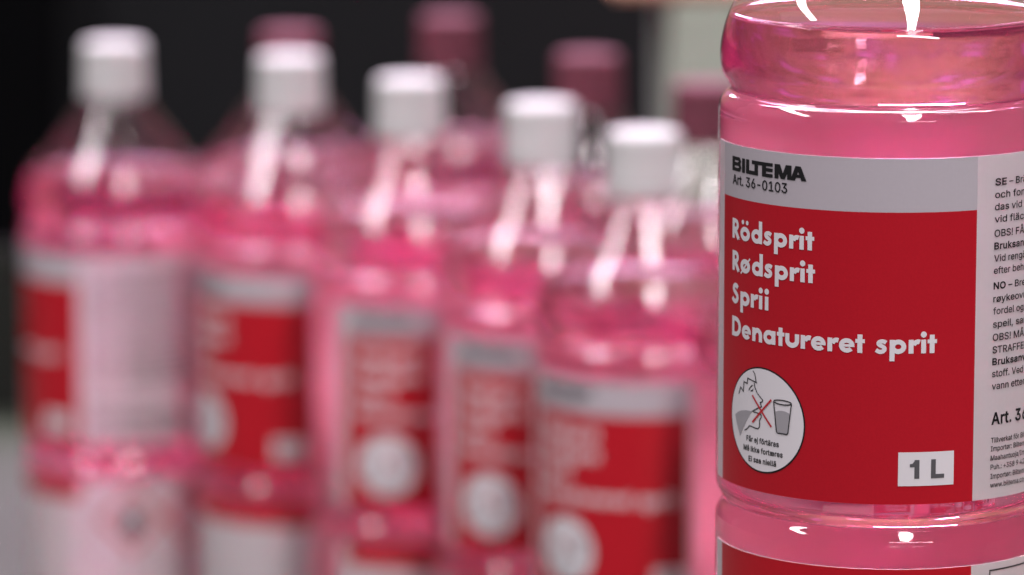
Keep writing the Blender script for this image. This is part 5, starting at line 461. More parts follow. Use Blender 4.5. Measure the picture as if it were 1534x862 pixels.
b|æ|638|161,-31 134,-29 109,-24 85,-15 63,-2 45,14 29,33 17,56 11,81 8,108 13,143 26,174 46,198 72,215 100,228 131,237 192,243 603,232 524,169 520,223 518,242 514,258 502,279 485,295 473,302 458,307 440,308 422,307 407,302 393,295 376,280 362,259 356,244 353,228 351,210 351,178 353,154 357,133 364,116 373,102 383,90 396,81 410,74 427,70 445,68 464,70 479,74 493,80 503,88 512,99 527,131 628,108 612,63 600,43 585,24 567,8 547,-5 525,-16 500,-24 473,-29 445,-30 416,-29 388,-23 362,-15 339,-2 318,13 300,30 286,51 275,73 266,100 276,297 294,330 315,356 340,377 369,393 392,401 415,405 440,406 463,405 486,401 508,395 530,385 550,373 569,357 586,338 600,315 612,290 620,261 625,229 627,194 627,147 194,147 170,146 150,141 133,134 122,126 116,117 114,106 118,90 127,79 145,71 171,68 197,71 217,78 233,90 244,104 250,121 253,139 253,256 251,273 247,286 240,295 230,302 215,307 196,309 175,307 158,302 144,294 134,285 126,276 111,248 10,277 32,324 47,345 64,363 84,377 104,388 126,396 149,402 171,405 194,406 222,405 251,399 280,387 307,368 324,349 336,327 346,299 333,48 319,48 316,43 302,24 284,9 263,-5 216,-24 189,-29 519,234 355,239 273,241 354,147 269,147 253,147 253,241 316,358 343,239 338,147 304,27|1 100 2 99 2 100 116 128 127 2 99 3 4 3 99 5 4 99 99 98 5 6 5 98 7 6 98 8 7 98 98 97 8 9 8 97 10 9 97 97 96 10 11 10 96 96 95 11 12 11 95 13 12 95 95 94 13 14 13 94 94 93 14 93 15 14 122 121 120 120 119 122 123 122 119 119 118 123 124 123 118 125 124 118 118 117 125 126 125 117 117 116 126 116 127 126 101 0 145 91 16 92 114 113 131 144 102 145 101 145 102 129 115 114 130 129 114 114 131 130 106 105 69 69 107 106 72 134 71 141 66 142 67 142 66 71 134 133 142 67 143 109 108 70 110 109 70 71 133 132 102 144 143 103 102 143 143 67 103 67 68 103 104 103 68 68 69 104 69 105 104 110 70 111 70 71 111 112 111 71 71 132 112 113 112 132 131 113 132 100 1 0 0 101 100 15 93 92 92 16 15 128 116 115 115 129 128 64 138 65 140 65 138 139 140 138 136 73 135 138 64 63 32 31 137 28 75 74 60 44 61 44 43 61 76 27 26 26 77 76 61 43 62 43 42 62 75 28 27 27 76 75 62 42 63 42 41 63 138 63 41 41 40 138 40 39 138 38 138 39 137 31 30 30 29 137 136 137 29 29 28 136 28 74 136 73 136 74 25 24 79 78 25 79 45 59 58 46 45 58 79 24 80 89 88 17 88 87 17 86 17 87 52 51 50 46 58 57 47 46 57 57 56 47 56 55 47 48 47 55 55 54 48 49 48 54 54 53 49 53 52 49 52 50 49 36 149 18 90 89 18 89 17 18 19 18 17 21 20 17 17 86 21 86 85 21 22 21 85 85 84 22 84 83 22 23 22 83 83 82 23 82 81 23 24 23 81 80 24 81 44 60 59 59 45 44 35 36 18 18 19 35 34 35 19 33 34 19 25 78 26 77 26 78 140 66 156 67 66 140 140 139 67 68 67 139 148 154 70 71 70 137 137 136 71 136 135 71 72 71 135 72 135 153 134 72 153 17 20 146 19 17 146 33 19 146 33 146 147 66 141 156 148 150 155 152 148 108 70 108 148 90 18 149 150 69 155 107 69 150 150 151 107 148 152 150 16 91 152 91 151 152 151 150 152 135 73 153 147 32 154 32 137 154 137 70 154 149 36 155 33 147 154 154 155 34 35 34 155 36 35 155 34 33 154 154 148 155 37 149 155 138 38 155 38 37 155 139 138 155 68 139 155 69 68 155 65 140 156
b|ö|415|207,-30 170,-27 136,-18 105,-2 78,19 55,45 36,75 23,110 15,147 12,187 15,228 23,266 36,301 55,331 78,357 105,379 136,394 170,403 207,407 244,403 279,394 310,379 338,357 361,331 379,301 393,266 400,228 403,187 400,147 393,110 379,75 361,45 338,19 310,-2 279,-18 244,-27 207,69 227,70 243,75 257,84 269,95 279,109 287,125 292,145 296,165 297,187 296,210 292,231 287,250 279,267 269,281 257,293 243,301 227,306 207,308 188,306 172,301 159,293 147,281 137,267 129,250 123,231 120,210 118,187 120,165 123,145 129,125 137,109 147,95 159,83 172,75 188,70 279,420 255,425 235,439 221,459 216,483 221,507 235,528 255,541 279,546 303,541 324,527 337,507 342,483 337,459 324,439 303,425 136,420 111,425 91,439 77,459 73,483 77,507 91,528 111,541 136,546 160,541 180,527 194,507 198,483 194,459 180,439 160,425|7 6 66 66 65 7 8 7 65 65 64 8 9 8 64 64 63 9 63 62 9 10 9 62 62 61 10 11 10 61 92 91 90 90 94 92 93 92 94 0 71 1 55 18 17 101 100 102 100 99 98 1 71 2 71 70 2 56 55 16 55 17 16 88 103 102 102 100 88 96 88 100 100 98 96 97 96 98 2 70 3 70 69 3 4 3 69 69 68 4 5 4 68 68 67 5 6 5 67 66 6 67 11 61 60 12 11 60 60 59 12 13 12 59 59 58 13 14 13 58 58 57 14 15 14 57 57 56 15 56 16 15 90 89 88 94 90 88 88 96 94 95 94 96 76 75 74 74 78 76 77 76 78 37 35 34 38 37 34 53 52 20 19 53 20 73 72 74 78 74 72 72 80 78 80 79 78 30 29 42 43 42 29 29 28 43 44 43 28 28 27 44 45 44 27 46 45 27 27 26 46 47 46 26 26 25 47 85 84 86 83 82 84 38 34 33 39 38 33 33 32 39 40 39 32 32 31 40 41 40 31 31 30 41 30 42 41 47 25 48 25 24 48 49 48 24 24 23 49 50 49 23 23 22 50 51 50 22 22 21 51 52 51 21 20 52 21 87 86 72 86 84 72 80 72 84 84 82 80 82 81 80 35 37 0 37 36 0 71 0 36 18 55 54 54 53 18 53 19 18
"""
GLYPHS = {'r': {}, 'b': {}}
for row in GLYPH_TABLE.strip().split('\n'):
    key, ch, adv, vs, ts = row.split('|')
    GLYPHS[key][ch] = (int(adv), [[tuple(int(q) for q in v.split(',')) for v in part.split()] for part in vs.split(';')],
                       [[int(q) for q in part.split()] for part in ts.split(';')])


# ------------------------------------------------------------------ label drawing: (u, t) mm on the cylinder, u along the girth, t from label top
class Print:
    def __init__(self):
        self.v, self.f, self.m = [], [], []
        self.tick = 0

    def P(self, u, t, lift):
        a = u / R
        r = (R + lift) * MM
        self.v.append((r * math.sin(a), -r * math.cos(a), z0(t)))
        return len(self.v) - 1

    def bump(self):
        self.tick = (self.tick + 1) % 8
        return self.tick * 0.004

    def quad(self, p, m, lift, step=1.0, auto=True):
        """bilinear patch p0 p1 p2 p3 (counter-clockwise), split along both ways"""
        l = lift + (self.bump() if auto else 0)
        nu = max(1, int(math.ceil(max(abs(p[1][0] - p[0][0]), abs(p[2][0] - p[3][0])) / step)))
        nv = max(1, int(math.ceil(max(abs(p[3][0] - p[0][0]), abs(p[2][0] - p[1][0])) / step)))
        g = []
        for j in range(nv + 1):
            row = []
            y = j / nv
            for i in range(nu + 1):
                x = i / nu
                u = (p[0][0] * (1 - x) + p[1][0] * x) * (1 - y) + (p[3][0] * (1 - x) + p[2][0] * x) * y
                t = (p[0][1] * (1 - x) + p[1][1] * x) * (1 - y) + (p[3][1] * (1 - x) + p[2][1] * x) * y
                row.append(self.P(u, t, l))
            g.append(row)
        for j in range(nv):
            for i in range(nu):
                self.f.append((g[j][i], g[j][i + 1], g[j + 1][i + 1], g[j + 1][i]))
                self.m.append(m)

    def rect(self, u0, t0, u1, t1, m, lift, auto=True):
        self.quad([(u0, t0), (u1, t0), (u1, t1), (u0, t1)], m, lift, 1.0, auto)

    def ribbon(self, pts, width, m, lift, closed=False, cap=True):
        l = lift + self.bump()
        q = []
        n = len(pts)
        for i in range(n if closed else n - 1):
            a, b = pts[i], pts[(i + 1) % n]
            d = math.hypot(b[0] - a[0], b[1] - a[1])
            k = max(1, int(math.ceil(d / 1.0)))
            for j in range(k):
                q.append((a[0] + (b[0] - a[0]) * j / k, a[1] + (b[1] - a[1]) * j / k))
        if not closed:
            q.append(pts[-1])
        n = len(q)
        A, B = [], []
        for i in range(n):
            p = q[i - 1] if (i > 0 or closed) else q[i]
            s = q[(i + 1) % n] if (i < n - 1 or closed) else q[i]
            c = q[i]
            d1 = Vector((c[0] - p[0], c[1] - p[1])); d2 = Vector((s[0] - c[0], s[1] - c[1]))
            if d1.length < 1e-9: d1 = d2
            if d2.length < 1e-9: d2 = d1
            d1.normalize(); d2.normalize()
            n1 = Vector((-d1.y, d1.x)); n2 = Vector((-d2.y, d2.x))
            nn = n1 + n2
            if nn.length < 1e-6: nn = n1
            nn.normalize()
            k = 1 / max(0.5, nn.dot(n1))
            wv = nn * (width / 2 * k)
            A.append(self.P(c[0] + wv.x, c[1] + wv.y, l))
            B.append(self.P(c[0] - wv.x, c[1] - wv.y, l))
        for i in range(n if closed else n - 1):
            j = (i + 1) % n
            self.f.append((B[i], B[j], A[j], A[i])); self.m.append(m)

    def ellipse(self, cu, ct, a, b, width, m, lift, n=28, a0=0, a1=360):
        full = abs(a1 - a0) >= 360
        k = n if full else n + 1
        pts = [(cu + a * math.cos(rad(a0 + (a1 - a0) * i / n)), ct + b * math.sin(rad(a0 + (a1 - a0) * i / n)))
               for i in range(k)]
        self.ribbon(pts, width, m, lift, closed=full)

    def disc(self, cu, ct, r, m, lift, n=48, rings=None, b=None):
        l = lift + self.bump()
        rings = rings or max(1, int(r / 1.0))
        b = b or r
        c = self.P(cu, ct, l)
        prev = None
        for j in range(1, rings + 1):
            row = [self.P(cu + r * j / rings * math.cos(2 * math.pi * i / n), ct + b * j / rings * math.sin(2 * math.pi * i / n), l)
                   for i in range(n)]
            for i in range(n):
                i2 = (i + 1) % n
                if prev is None:
                    self.f.append((c, row[i], row[i2]))
                else:
                    self.f.append((prev[i], row[i], row[i2], prev[i2]))
                self.m.append(m)
            prev = row

    def strip(self, top, bot, m, lift):
        """filled shape between two polylines with the same number of points"""
        l = lift + self.bump()
        for i in range(len(top) - 1):
            a = [self.P(*bot[i], l), self.P(*bot[i + 1], l), self.P(*top[i + 1], l), self.P(*top[i], l)]
            self.f.append(a); self.m.append(m)

    def text(self, s, u, base, caph, m, lift, width=None, bold=0.0, fit=None):
        """small grotesque letters; fit = (first letters, their width in mm)"""
        face = GLYPHS['b' if bold >= 0.02 else 'r']
        low, high, extra = (-22, 531, 26) if bold >= 0.02 else (-10, 519, 6)

        def lay(t):
            x, out, x0, x1 = 0, [], None, 0
            for ch in t:
                if ch == ' ':
                    x += 188
                    continue
                adv, vs, ts = face[ch]
                out.append((x, vs, ts))
                if x0 is None:
                    x0 = x + min(v[0] for part in vs for v in part)
                x1 = x + max(v[0] for part in vs for v in part)
                x += adv + extra
            return out, x0, x1
        out, x0, x1 = lay(s)
        sc = caph / (high - low)
        k = width / (x1 - x0) if width else sc
        if fit:
            _, a0, a1 = lay(fit[0])
            k = fit[1] / (a1 - a0)
        l = lift + self.bump()
        for x, vs, ts in out:
            for n, (pv, pt) in enumerate(zip(vs, ts)):
                off = len(self.v)
                for vx, vy in pv:
                    self.P(u + (x + vx - x0) * k, base + (vy - low) * sc, l + n * 0.003)
                for i in range(0, len(pt), 3):
                    self.f.append((off + pt[i], off + pt[i + 1], off + pt[i + 2])); self.m.append(m)

    def build(self, name, mats, parent):
        # every print face looks outward
        fs = []
        for f in self.f:
            a, b, c = (Vector(self.v[i]) for i in f[:3])
            n = (b - a).cross(c - a)
            if n.x * a.x + n.y * a.y < 0:
                f = tuple(reversed(f))
            fs.append(tuple(f))
        return link_mesh(name, self.v, fs, mats, parent, self.m, smooth=False)


# ---- heavy geometric letters, drawn from bars and rings (w = stem width)
XH, CAPH, ASC, DESC, STEM = 3.45, 5.05, 5.65, -1.9, 1.23


def glyph(pr, ch, u, b, m, lift):
    w = STEM
    def bar(x0, y0, x1, y1): pr.rect(u + x0, b + y0, u + x1, b + y1, m, lift)
    def ring(cx, cy, a, bb, ww=w, a0=0, a1=360, n=28): pr.ellipse(u + cx, b + cy, a - ww / 2, bb - ww / 2, ww, m, lift, n, a0, a1)
    def dot(cx, cy, r): pr.disc(u + cx, b + cy, r, m, lift, 20, 1)
    def line(pts, ww=w): pr.ribbon([(u + x, b + y) for x, y in pts], ww, m, lift)
    o = 0.08
    if ch in 'oöø':
        ring(2.12, XH / 2, 2.12, XH / 2 + o, 1.22)
        if ch == 'ö':
            dot(1.15, 4.62, 0.58); dot(3.05, 4.62, 0.58)
        if ch == 'ø':
            line([(0.1, -0.35), (4.12, XH + 0.4)], 0.5)
    elif ch == 'd':
        ring(1.98, XH / 2, 1.98, XH / 2 + o, 1.19); bar(4.1 - w, 0, 4.1, ASC)
    elif ch == 'a':
        ring(1.98, XH / 2, 1.98, XH / 2 + o, 1.19); bar(4.08 - w, 0, 4.08, XH)
    elif ch == 'p':
        bar(0, DESC, w, XH); ring(2.1, XH / 2, 1.98, XH / 2 + o, 1.19)
    elif ch == 'r':
        bar(0, 0, w, XH); ring(2.35, 1.75, 1.75, 1.78, 1.18, 68, 165, 10)
    elif ch == 'i':
        bar(0, 0, w, XH); dot(w / 2, 4.72, 0.76)
    elif ch == 't':
        bar(0.52, 0, 0.52 + w, 4.62); bar(0, 2.48, 2.35, XH)
    elif ch == 'n':
        bar(0, 0, w, XH); ring(1.95, 1.62, 1.8, 1.9, w, 0, 175, 16); bar(3.75 - w, 0, 3.75, 1.66)
    elif ch == 'u':
        bar(0, 1.75, w, XH); ring(2.05, 1.8, 2.05, 1.88, w, 180, 360, 18); bar(4.1 - w, 1.75, 4.1, XH)
    elif ch == 'e':
        ring(1.95, XH / 2, 1.95, XH / 2 + o, 1.14, 2, 322, 30); bar(0.9, 1.38, 3.88, 2.05)
    elif ch == 's':
        line(catmull([(2.72, 2.72), (2.2, 2.98), (1.6, 3.02), (1.02, 2.82), (0.88, 2.42), (1.25, 2.05), (1.85, 1.75), (2.3, 1.35),
                      (2.2, 0.78), (1.65, 0.45), (1.0, 0.46), (0.22, 0.86)], 3), 1.04)
    elif ch == 'S':
        line(catmull([(3.05, 4.05), (2.45, 4.5), (1.75, 4.55), (1.15, 4.25), (0.98, 3.65), (1.35, 3.1), (2.1, 2.65), (2.75, 2.1),
                      (2.85, 1.35), (2.4, 0.7), (1.65, 0.5), (0.95, 0.68), (0.25, 1.3)], 3), 1.18)
    elif ch == 'R':
        bar(0, 0, 1.25, CAPH)
        line([(1.0, CAPH - 0.55), (1.9, CAPH - 0.55), (2.5, CAPH - 0.8), (2.78, CAPH - 1.3), (2.78, CAPH - 1.85), (2.45, CAPH - 2.35),
              (1.9, CAPH - 2.6), (1.0, CAPH - 2.6)], 1.05)
        line([(1.45, 2.35), (3.3, 0.05)], 1.25)
        bar(2.62, 0, 4.05, 0.12)
    elif ch == 'D':
        bar(0, 0, 1.25, CAPH)
        line([(1.0, CAPH - 0.58), (1.9, CAPH - 0.58)] + [(1.9 + 2.1 * math.cos(rad(a)), CAPH / 2 + (CAPH / 2 - 0.58) * math.sin(rad(a))) for a in range(72, -73, -12)]
             + [(1.9, 0.58), (1.0, 0.58)], 1.16)


def big_line(pr, base, items, m, lift):
    for ch, u in items:
        glyph(pr, ch, u, base, m, lift)


def paper_shell(pr, u0, u1, t0, t1, m_front):
    """closed paper band: outer face lift .12, inner face pressed onto the liquid"""
    n = int((u1 - u0) / 1.3)
    us = [u0 + (u1 - u0) * i / n for i in range(n + 1)]
    lo, li = 0.12, -0.46
    rows = {}
    for key, t, l in (('ob', t0, lo), ('ot', t1, lo), ('ib', t0, li), ('it', t1, li)):
        rows[key] = [pr.P(u, t, l) for u in us]
    for i in range(n):
        pr.f.append((rows['ob'][i], rows['ob'][i + 1], rows['ot'][i + 1], rows['ot'][i])); pr.m.append(m_front)
        pr.f.append((rows['ib'][i + 1], rows['ib'][i], rows['it'][i], rows['it'][i + 1])); pr.m.append(2)
        pr.f.append((rows['ot'][i], rows['ot'][i + 1], rows['it'][i + 1], rows['it'][i])); pr.m.append(m_front)
        pr.f.append((rows['ob'][i + 1], rows['ob'][i], rows['ib'][i], rows['ib'][i + 1])); pr.m.append(m_front)
    for i, s in ((0, 1), (n, -1)):
        q = (rows['ob'][i], rows['ot'][i], rows['it'][i], rows['ib'][i])
        pr.f.append(q if s > 0 else tuple(reversed(q))); pr.m.append(m_front)


def shell_object(name, u0, u1, t0, t1, panels, parent, bands=()):
    pr = Print()
    paper_shell(pr, u0, u1, t0, t1, 0)
    me_o = link_mesh(name, pr.v, pr.f, [M['paper'], M['red'], M['paper_back']], parent, pr.m, smooth=False)
    # smooth shading only round the girth is not needed at 1.7 degree steps, panels follow the same steps
    pp = Print()
    for (a, b, c, d) in panels:
        pp.rect(a, c, b, d, 1, 0.16, auto=False)
    pp.build('red_panel', [M['paper'], M['red']], me_o)
    if bands:
        pp = Print()
        for (a, b, c, d) in bands:
            pp.rect(a, c, b, d, 0, 0.16, auto=False)
        pp.build('grey_band', [M['grey_band']], me_o)
    return me_o


L0, L1, L2, L3 = 0.24, 0.30, 0.36, 0.42
LB = -86.6          # label bottom


def make_label(parent):
    lab = shell_object('label', -62.0, 165.0, LB, 0.0, [(-56.5, 19.8, LB + 0.02, -13.35)], parent, [(-56.5, 19.8, -13.34, -0.02)])
    inks = [M['white_ink'], M['black_ink'], M['grey_ink'], M['dark_grey_ink'], M['red_ink']]
    WH, BK, GR, DG, RD = range(5)
    # product names in white
    pr = Print()
    b1, b2, b3, b4 = -23.65, -31.8, -40.1, -48.5
    rod = [('R', -50.7), ('ö', -46.5), ('d', -41.65), ('s', -37.15), ('p', -33.42), ('r', -28.7), ('i', -25.68), ('t', -23.95)]
    big_line(pr, b1, rod, WH, L0)
    big_line(pr, b2, [('R', -50.55), ('ø', -46.3), ('d', -41.3), ('s', -36.8), ('p', -33.05), ('r', -28.4), ('i', -25.35), ('t', -23.65)], WH, L0)
    big_line(pr, b3, [('S', -50.62), ('p', -46.25), ('r', -41.65), ('i', -38.5), ('i', -36.35)], WH, L0)
    big_line(pr, b4, [('D', -50.45), ('e', -45.4), ('n', -40.95), ('a', -36.75), ('t', -32.2), ('u', -29.6), ('r', -25.05), ('e', -22.15),
                      ('r', -17.78), ('e', -14.82), ('t', -10.72), ('s', -5.85), ('p', -2.28), ('r', 2.38), ('i', 5.5), ('t', 7.12)], WH, L0)
    pr.build('product_lettering', inks, lab)
    # maker's name in extended black capitals
    pr = Print()
    T, B = -2.95, -6.55
    def bar(a, b, c, d): pr.rect(a, b, c, d, BK, L0)
    k = 1.30
    bar(-51.1, B, -49.8, T)
    for y in (B, (T + B) / 2 - 0.42, T - 0.86):
        bar(-50.0, y, -47.6, y + 0.86)
    pr.ribbon([(-47.9, T - 0.43), (-47.4, T - 0.5), (-47.05, T - 0.95), (-47.35, T - 1.45), (-47.9, T - 1.7)], 0.95, BK, L0)
    pr.ribbon([(-47.9, T - 1.75), (-47.2, T - 2.0), (-46.9, T - 2.5), (-47.2, T - 3.05), (-47.9, T - 3.17)], 0.95, BK, L0)
    bar(-46.0, B, -44.7, T)
    bar(-44.2, B, -42.9, T); bar(-43.0, B, -39.4, B + 0.95)
    bar(-41.75, T - 0.92, -37.6, T); bar(-40.65, B, -39.35, T - 0.5)
    bar(-37.8, B, -36.4, T)
    for y in (B, (T + B) / 2 - 0.4, T - 0.86):
        bar(-36.6, y, -34.1, y + 0.86)
    bar(-33.5, B, -32.2, T); bar(-29.5, B, -28.2, T)
    pr.quad([(-31.45, B), (-30.25, B), (-31.75, T), (-33.4, T)], BK, L0)
    pr.quad([(-31.45, B), (-30.25, B), (-28.3, T), (-29.95, T)], BK, L0)
    pr.quad([(-28.55, B), (-27.15, B), (-25.75, T), (-27.1, T)], BK, L0)
    pr.quad([(-25.3, B), (-23.9, B), (-25.55, T), (-26.9, T)], BK, L0)
    bar(-27.4, B + 0.75, -25.0, B + 1.5)
    pr.text('Art. 36-0103', -50.75, -9.98, 2.52, BK, L0, width=21.3, bold=0.0)
    pr.build('maker_lettering', inks, lab)
    # small print on the white side of the label
    pr = Print()
    X = 25.1
    rows = [('SE', -7.7, 1.8, ('SE', 3.76), .034), ('och fondue', -10.84, 1.75, ('och fon', 10.6), .014), ('das vid', -13.86, 1.75, ('das vid', 9.5), .014),
            ('vid fläckar', -16.94, 1.75, ('vid fläc', 10.3), .014), ('OBS! FÅR', -20.54, 1.8, ('OBS! FÅ', 10.6), .016), ('Bruksanv', -23.7, 1.8, ('Bruksan', 10.5), .028),
            ('Vid rengör', -26.75, 1.75, ('Vid reng', 9.9), .0), ('efter beh', -29.8, 1.75, ('efter beh', 10.6), .0),
            ('NO', -33.7, 1.8, ('NO', 4.0), .034), ('røykeovn', -36.9, 1.75, ('røykeov', 10.6), .014), ('fordel og', -40.0, 1.75, ('fordel og', 10.9), .014),
            ('speil, sam', -43.3, 1.75, ('speil, sa', 10.7), .014), ('OBS! MÅ', -46.65, 1.8, ('OBS! MÅ', 11.3), .016), ('STRAFFE', -49.8, 1.8, ('STRAFF', 9.7), .016),
            ('Bruksanv', -52.8, 1.8, ('Bruksan', 10.5), .028), ('stoff. Ved', -55.8, 1.75, ('stoff. Ved', 11.2), .0), ('vann etter', -58.95, 1.75, ('vann ette', 11.0), .0),
            ('Art. 36-0103', -67.9, 3.15, ('Art. 3', 10.6), .024),
            ('Tillverkat för Bil', -72.45, 1.32, ('Tillverkat för Bil', 12.5), .004), ('Importør: Biltem', -74.6, 1.32, ('Importør: Biltem', 12.5), .004),
            ('Maahantuoja/Im', -76.95, 1.32, ('Maahantuoja/Im', 12.5), .004), ('Puh.: +358 9 42', -79.25, 1.32, ('Puh.: +358 9 42', 12.4), .004),
            ('Importør: Biltem', -81.6, 1.32, ('Importør: Biltem', 12.4), .004), ('www.biltema.co', -83.85, 1.32, ('www.biltema.co', 12.4), .010)]
    for s, y, h, ft, bo in rows:
        pr.text(s, X, y, h, BK, L0, bold=bo, fit=ft)
    pr.text('– Brän', 29.7, -7.7, 1.75, BK, L0, fit=('– B', 3.9))
    pr.text('– Bren', 30.0, -33.7, 1.75, BK, L0, fit=('– B', 3.9))
    # the lines run on round the bottle as unreadable fine print
    rng = random.Random(4)
    for i, (t, y, h, ft, bo) in enumerate(rows):
        if i == 17:
            continue
        x, end = 39.5, (92.0 if i < 17 else 70.0) - rng.random() * 9
        while x < end:
            wd = 1.6 + rng.random() * 5.2
            pr.rect(x, y + 0.05, x + wd, y + h * 0.66, BK, L0)
            x += wd + 0.9
    pr.build('small_print', inks, lab)
    # volume mark
    pr = Print()
    pr.rect(0.2, -81.9, 14.4, -73.35, WH, L0)
    pr.rect(4.25, -80.05, 5.5, -75.3, DG, L1)
    pr.quad([(3.1, -77.1), (4.4, -76.75), (5.3, -75.3), (4.45, -75.3)], DG, L1)
    pr.quad([(3.1, -77.1), (4.4, -77.1), (4.4, -76.2), (3.1, -76.3)], DG, L1)
    pr.rect(8.45, -80.05, 9.65, -75.25, DG, L1)
    pr.rect(9.5, -80.05, 11.85, -79.0, DG, L1)
    pr.build('volume_mark', inks, lab)
    # do-not-drink pictogram
    pr = Print()
    O = 158.4
    cu, ct = -36.97, -226.58 + O
    pr.disc(cu, ct, 13.45, BK, L0, 72)
    pr.disc(cu, ct, 13.05, WH, L1, 72)
    def ln(pts, wd, m=BK, l=L2): pr.ribbon([(a, b + O) for a, b in pts], wd, m, l)
    top = [(-48.11, -226.81), (-46.8, -226.0), (-45.43, -225.45), (-43.0, -224.95), (-40.59, -224.86)]
    bot = [(-48.0, -227.3), (-47.3, -229.0), (-46.5, -230.4), (-45.68, -231.9), (-44.1, -229.4)]
    mid = [(-48.05, -227.0), (-46.9, -227.6), (-45.5, -228.0), (-44.0, -227.8), (-42.4, -226.9)]
    def sh(a): return [(x, y + O) for x, y in a]
    pr.strip(sh(top), sh(mid), GR, L2)
    pr.strip(sh(mid), sh(bot), GR, L2)
    ln([(-46.43, -221.25), (-45.6, -219.43), (-44.37, -220.32), (-44.13, -217.8), (-42.7, -218.07), (-42.52, -216.65), (-38.82, -217.33)], 0.30)
    ln([(-40.42, -214.45), (-39.71, -215.14), (-39.34, -216.36), (-39.18, -217.23)], 0.26)
    ln([(-39.93, -217.44), (-39.61, -218.58), (-38.7, -219.92), (-36.69, -221.4), (-36.75, -221.75), (-37.57, -222.18), (-37.4, -222.6), (-37.08, -223.13), (-38.2, -223.6),
        (-40.59, -224.82), (-37.9, -225.0), (-37.2, -225.3), (-37.13, -225.81), (-37.8, -226.8), (-37.7, -227.6), (-37.83, -228.5), (-38.28, -228.93), (-39.0, -228.95), (-41.57, -228.65),
        (-42.58, -229.62), (-43.69, -230.17)], 0.28)
    ln([(-40.53, -218.12), (-41.46, -218.86), (-42.09, -219.71)], 0.30)
    ln([(-41.3, -219.75), (-40.36, -219.45)], 0.34)
    ln([(-40.4, -219.4), (-40.36, -219.0)], 0.22)
    ln([(-40.55, -220.7), (-33.62, -227.8)], 0.52, RD, L3)
    ln([(-33.69, -220.88), (-40.46, -227.61)], 0.52, RD, L3)
    pr.strip(sh([(-32.35, -223.7), (-31.3, -223.35), (-30.2, -223.25), (-29.1, -223.35), (-28.05, -223.7)]),
             sh([(-31.85, -228.6), (-31.0, -228.95), (-30.2, -229.0), (-29.3, -229.0), (-28.4, -228.8)]), GR, L2)
    pr.ellipse(-30.17, -221.12 + O, 2.72, 0.55, 0.3, BK, L3, 24)
    ln([(-32.92, -221.17), (-31.95, -228.7), (-31.6, -229.05), (-28.75, -229.05), (-28.4, -228.75), (-27.42, -221.23)], 0.28, BK, L3)
    pr.text('Får ej förtäras', -42.85, -232.68 + O, 1.42, BK, L2, width=11.65, bold=.020)
    pr.text('Må ikke fortæres', -44.05, -235.18 + O, 1.42, BK, L2, width=14.1, bold=.020)
    pr.text('Ei saa niellä', -41.9, -237.75 + O, 1.42, BK, L2, width=9.9, bold=.020)
    pr.build('warning_pictogram', inks, lab)
    return lab


def make_lower_label(parent):
    lab = shell_object('lower_label', -62.0, 165.0, -157.0, -103.1, [(-56.5, 19.8, -112.6, -103.12)], parent)
    inks = [M['white_ink'], M['black_ink'], M['grey_ink'], M['dark_grey_ink'], M['red_ink']]
    pr = Print()
    # black frame and two red hazard diamonds
    for (a, b, c, d) in ((25.3, -105.2, 92.0, -104.85), (25.3, -143.0, 92.0, -142.65)):
        pr.rect(a, b, c, d, 1, L0)
    for a in (25.3, 91.65):
        pr.rect(a, -142.6, a + 0.35, -105.25, 1, L0)
    for cx in (43.5, 73.0):
        cy, s = -121.5, 14.6
        pr.ribbon([(cx, cy + s), (cx - s, cy), (cx, cy - s), (cx + s, cy)], 2.0, 4, L1, closed=True)
    cx, cy = 43.5, -122.5
    fl = [(-3.6, -4.0), (-4.2, -0.8), (-2.6, 2.2), (-1.8, 4.8), (0.2, 7.2), (0.6, 3.8), (2.2, 5.0), (2.9, 2.0), (4.2, -0.6), (3.4, -4.0)]
    n = len(fl)
    pr.strip([(cx + x, cy + y) for x, y in fl], [(cx - 2.6 + 5.2 * i / (n - 1), cy - 4.2) for i in range(n)], 1, L1)
    pr.rect(cx - 4.4, cy - 6.2, cx + 4.4, cy - 5.0, 1, L1)
    pr.build('hazard_marks', inks, lab)
    return lab


# ------------------------------------------------------------------ the bottle
def make_bottle():
    root = bpy.data.objects.new('spirit_bottle', None)
    COL.objects.link(root)
    v, f = lathe(body_profile(), 128, True, False)
    link_mesh('bottle_body', v, f, [M['film']], root)
    v, f = lathe(liquid_profile(), 128)
    o = link_mesh('liquid', v, f, [M['liquid']], root)
    # cap: ribbed skirt, rounded top edge, tamper ring under it
    ribs = 72
    seg = ribs * 4
    def rf(r, z, k):
        if r > 14.6 * MM and z0(72.2) < z < z0(89.6):
            return r - (0.42 * MM if (k % 4) in (0, 1) else 0)
        return r
    prof = [(13.8, 71.0), (14.8, 71.3), (15.1, 72.0), (15.1, 73.0), (15.0, 80), (14.9, 89), (14.8, 90.0), (14.3, 91.4), (13.5, 92.1), (12.2, 92.4), (7, 92.4)]
    v, f = lathe([(r * MM, z0(z)) for r, z in prof], seg, True, True, rf)
    cap = link_mesh('cap', v, f, [M['cap']], root)
    prof = [(13.8, 66.9), (15.1, 67.1), (15.4, 67.6), (15.4, 69.9), (15.2, 70.4), (13.8, 70.6)]
    v, f = lathe([(r * MM, z0(z)) for r, z in prof], 96)
    link_mesh('tamper_ring', v, f, [M['cap']], cap)
    make_label(root)
    make_lower_label(root)
    return root


def copy_tree(o, parent=None, caps=None):
    c = o.copy()
    if caps and o.data in caps:
        c.data = caps[o.data]
    COL.objects.link(c)
    c.parent = parent
    for ch in [x for x in bpy.data.objects if x.parent == o]:
        copy_tree(ch, c, caps)
    return c


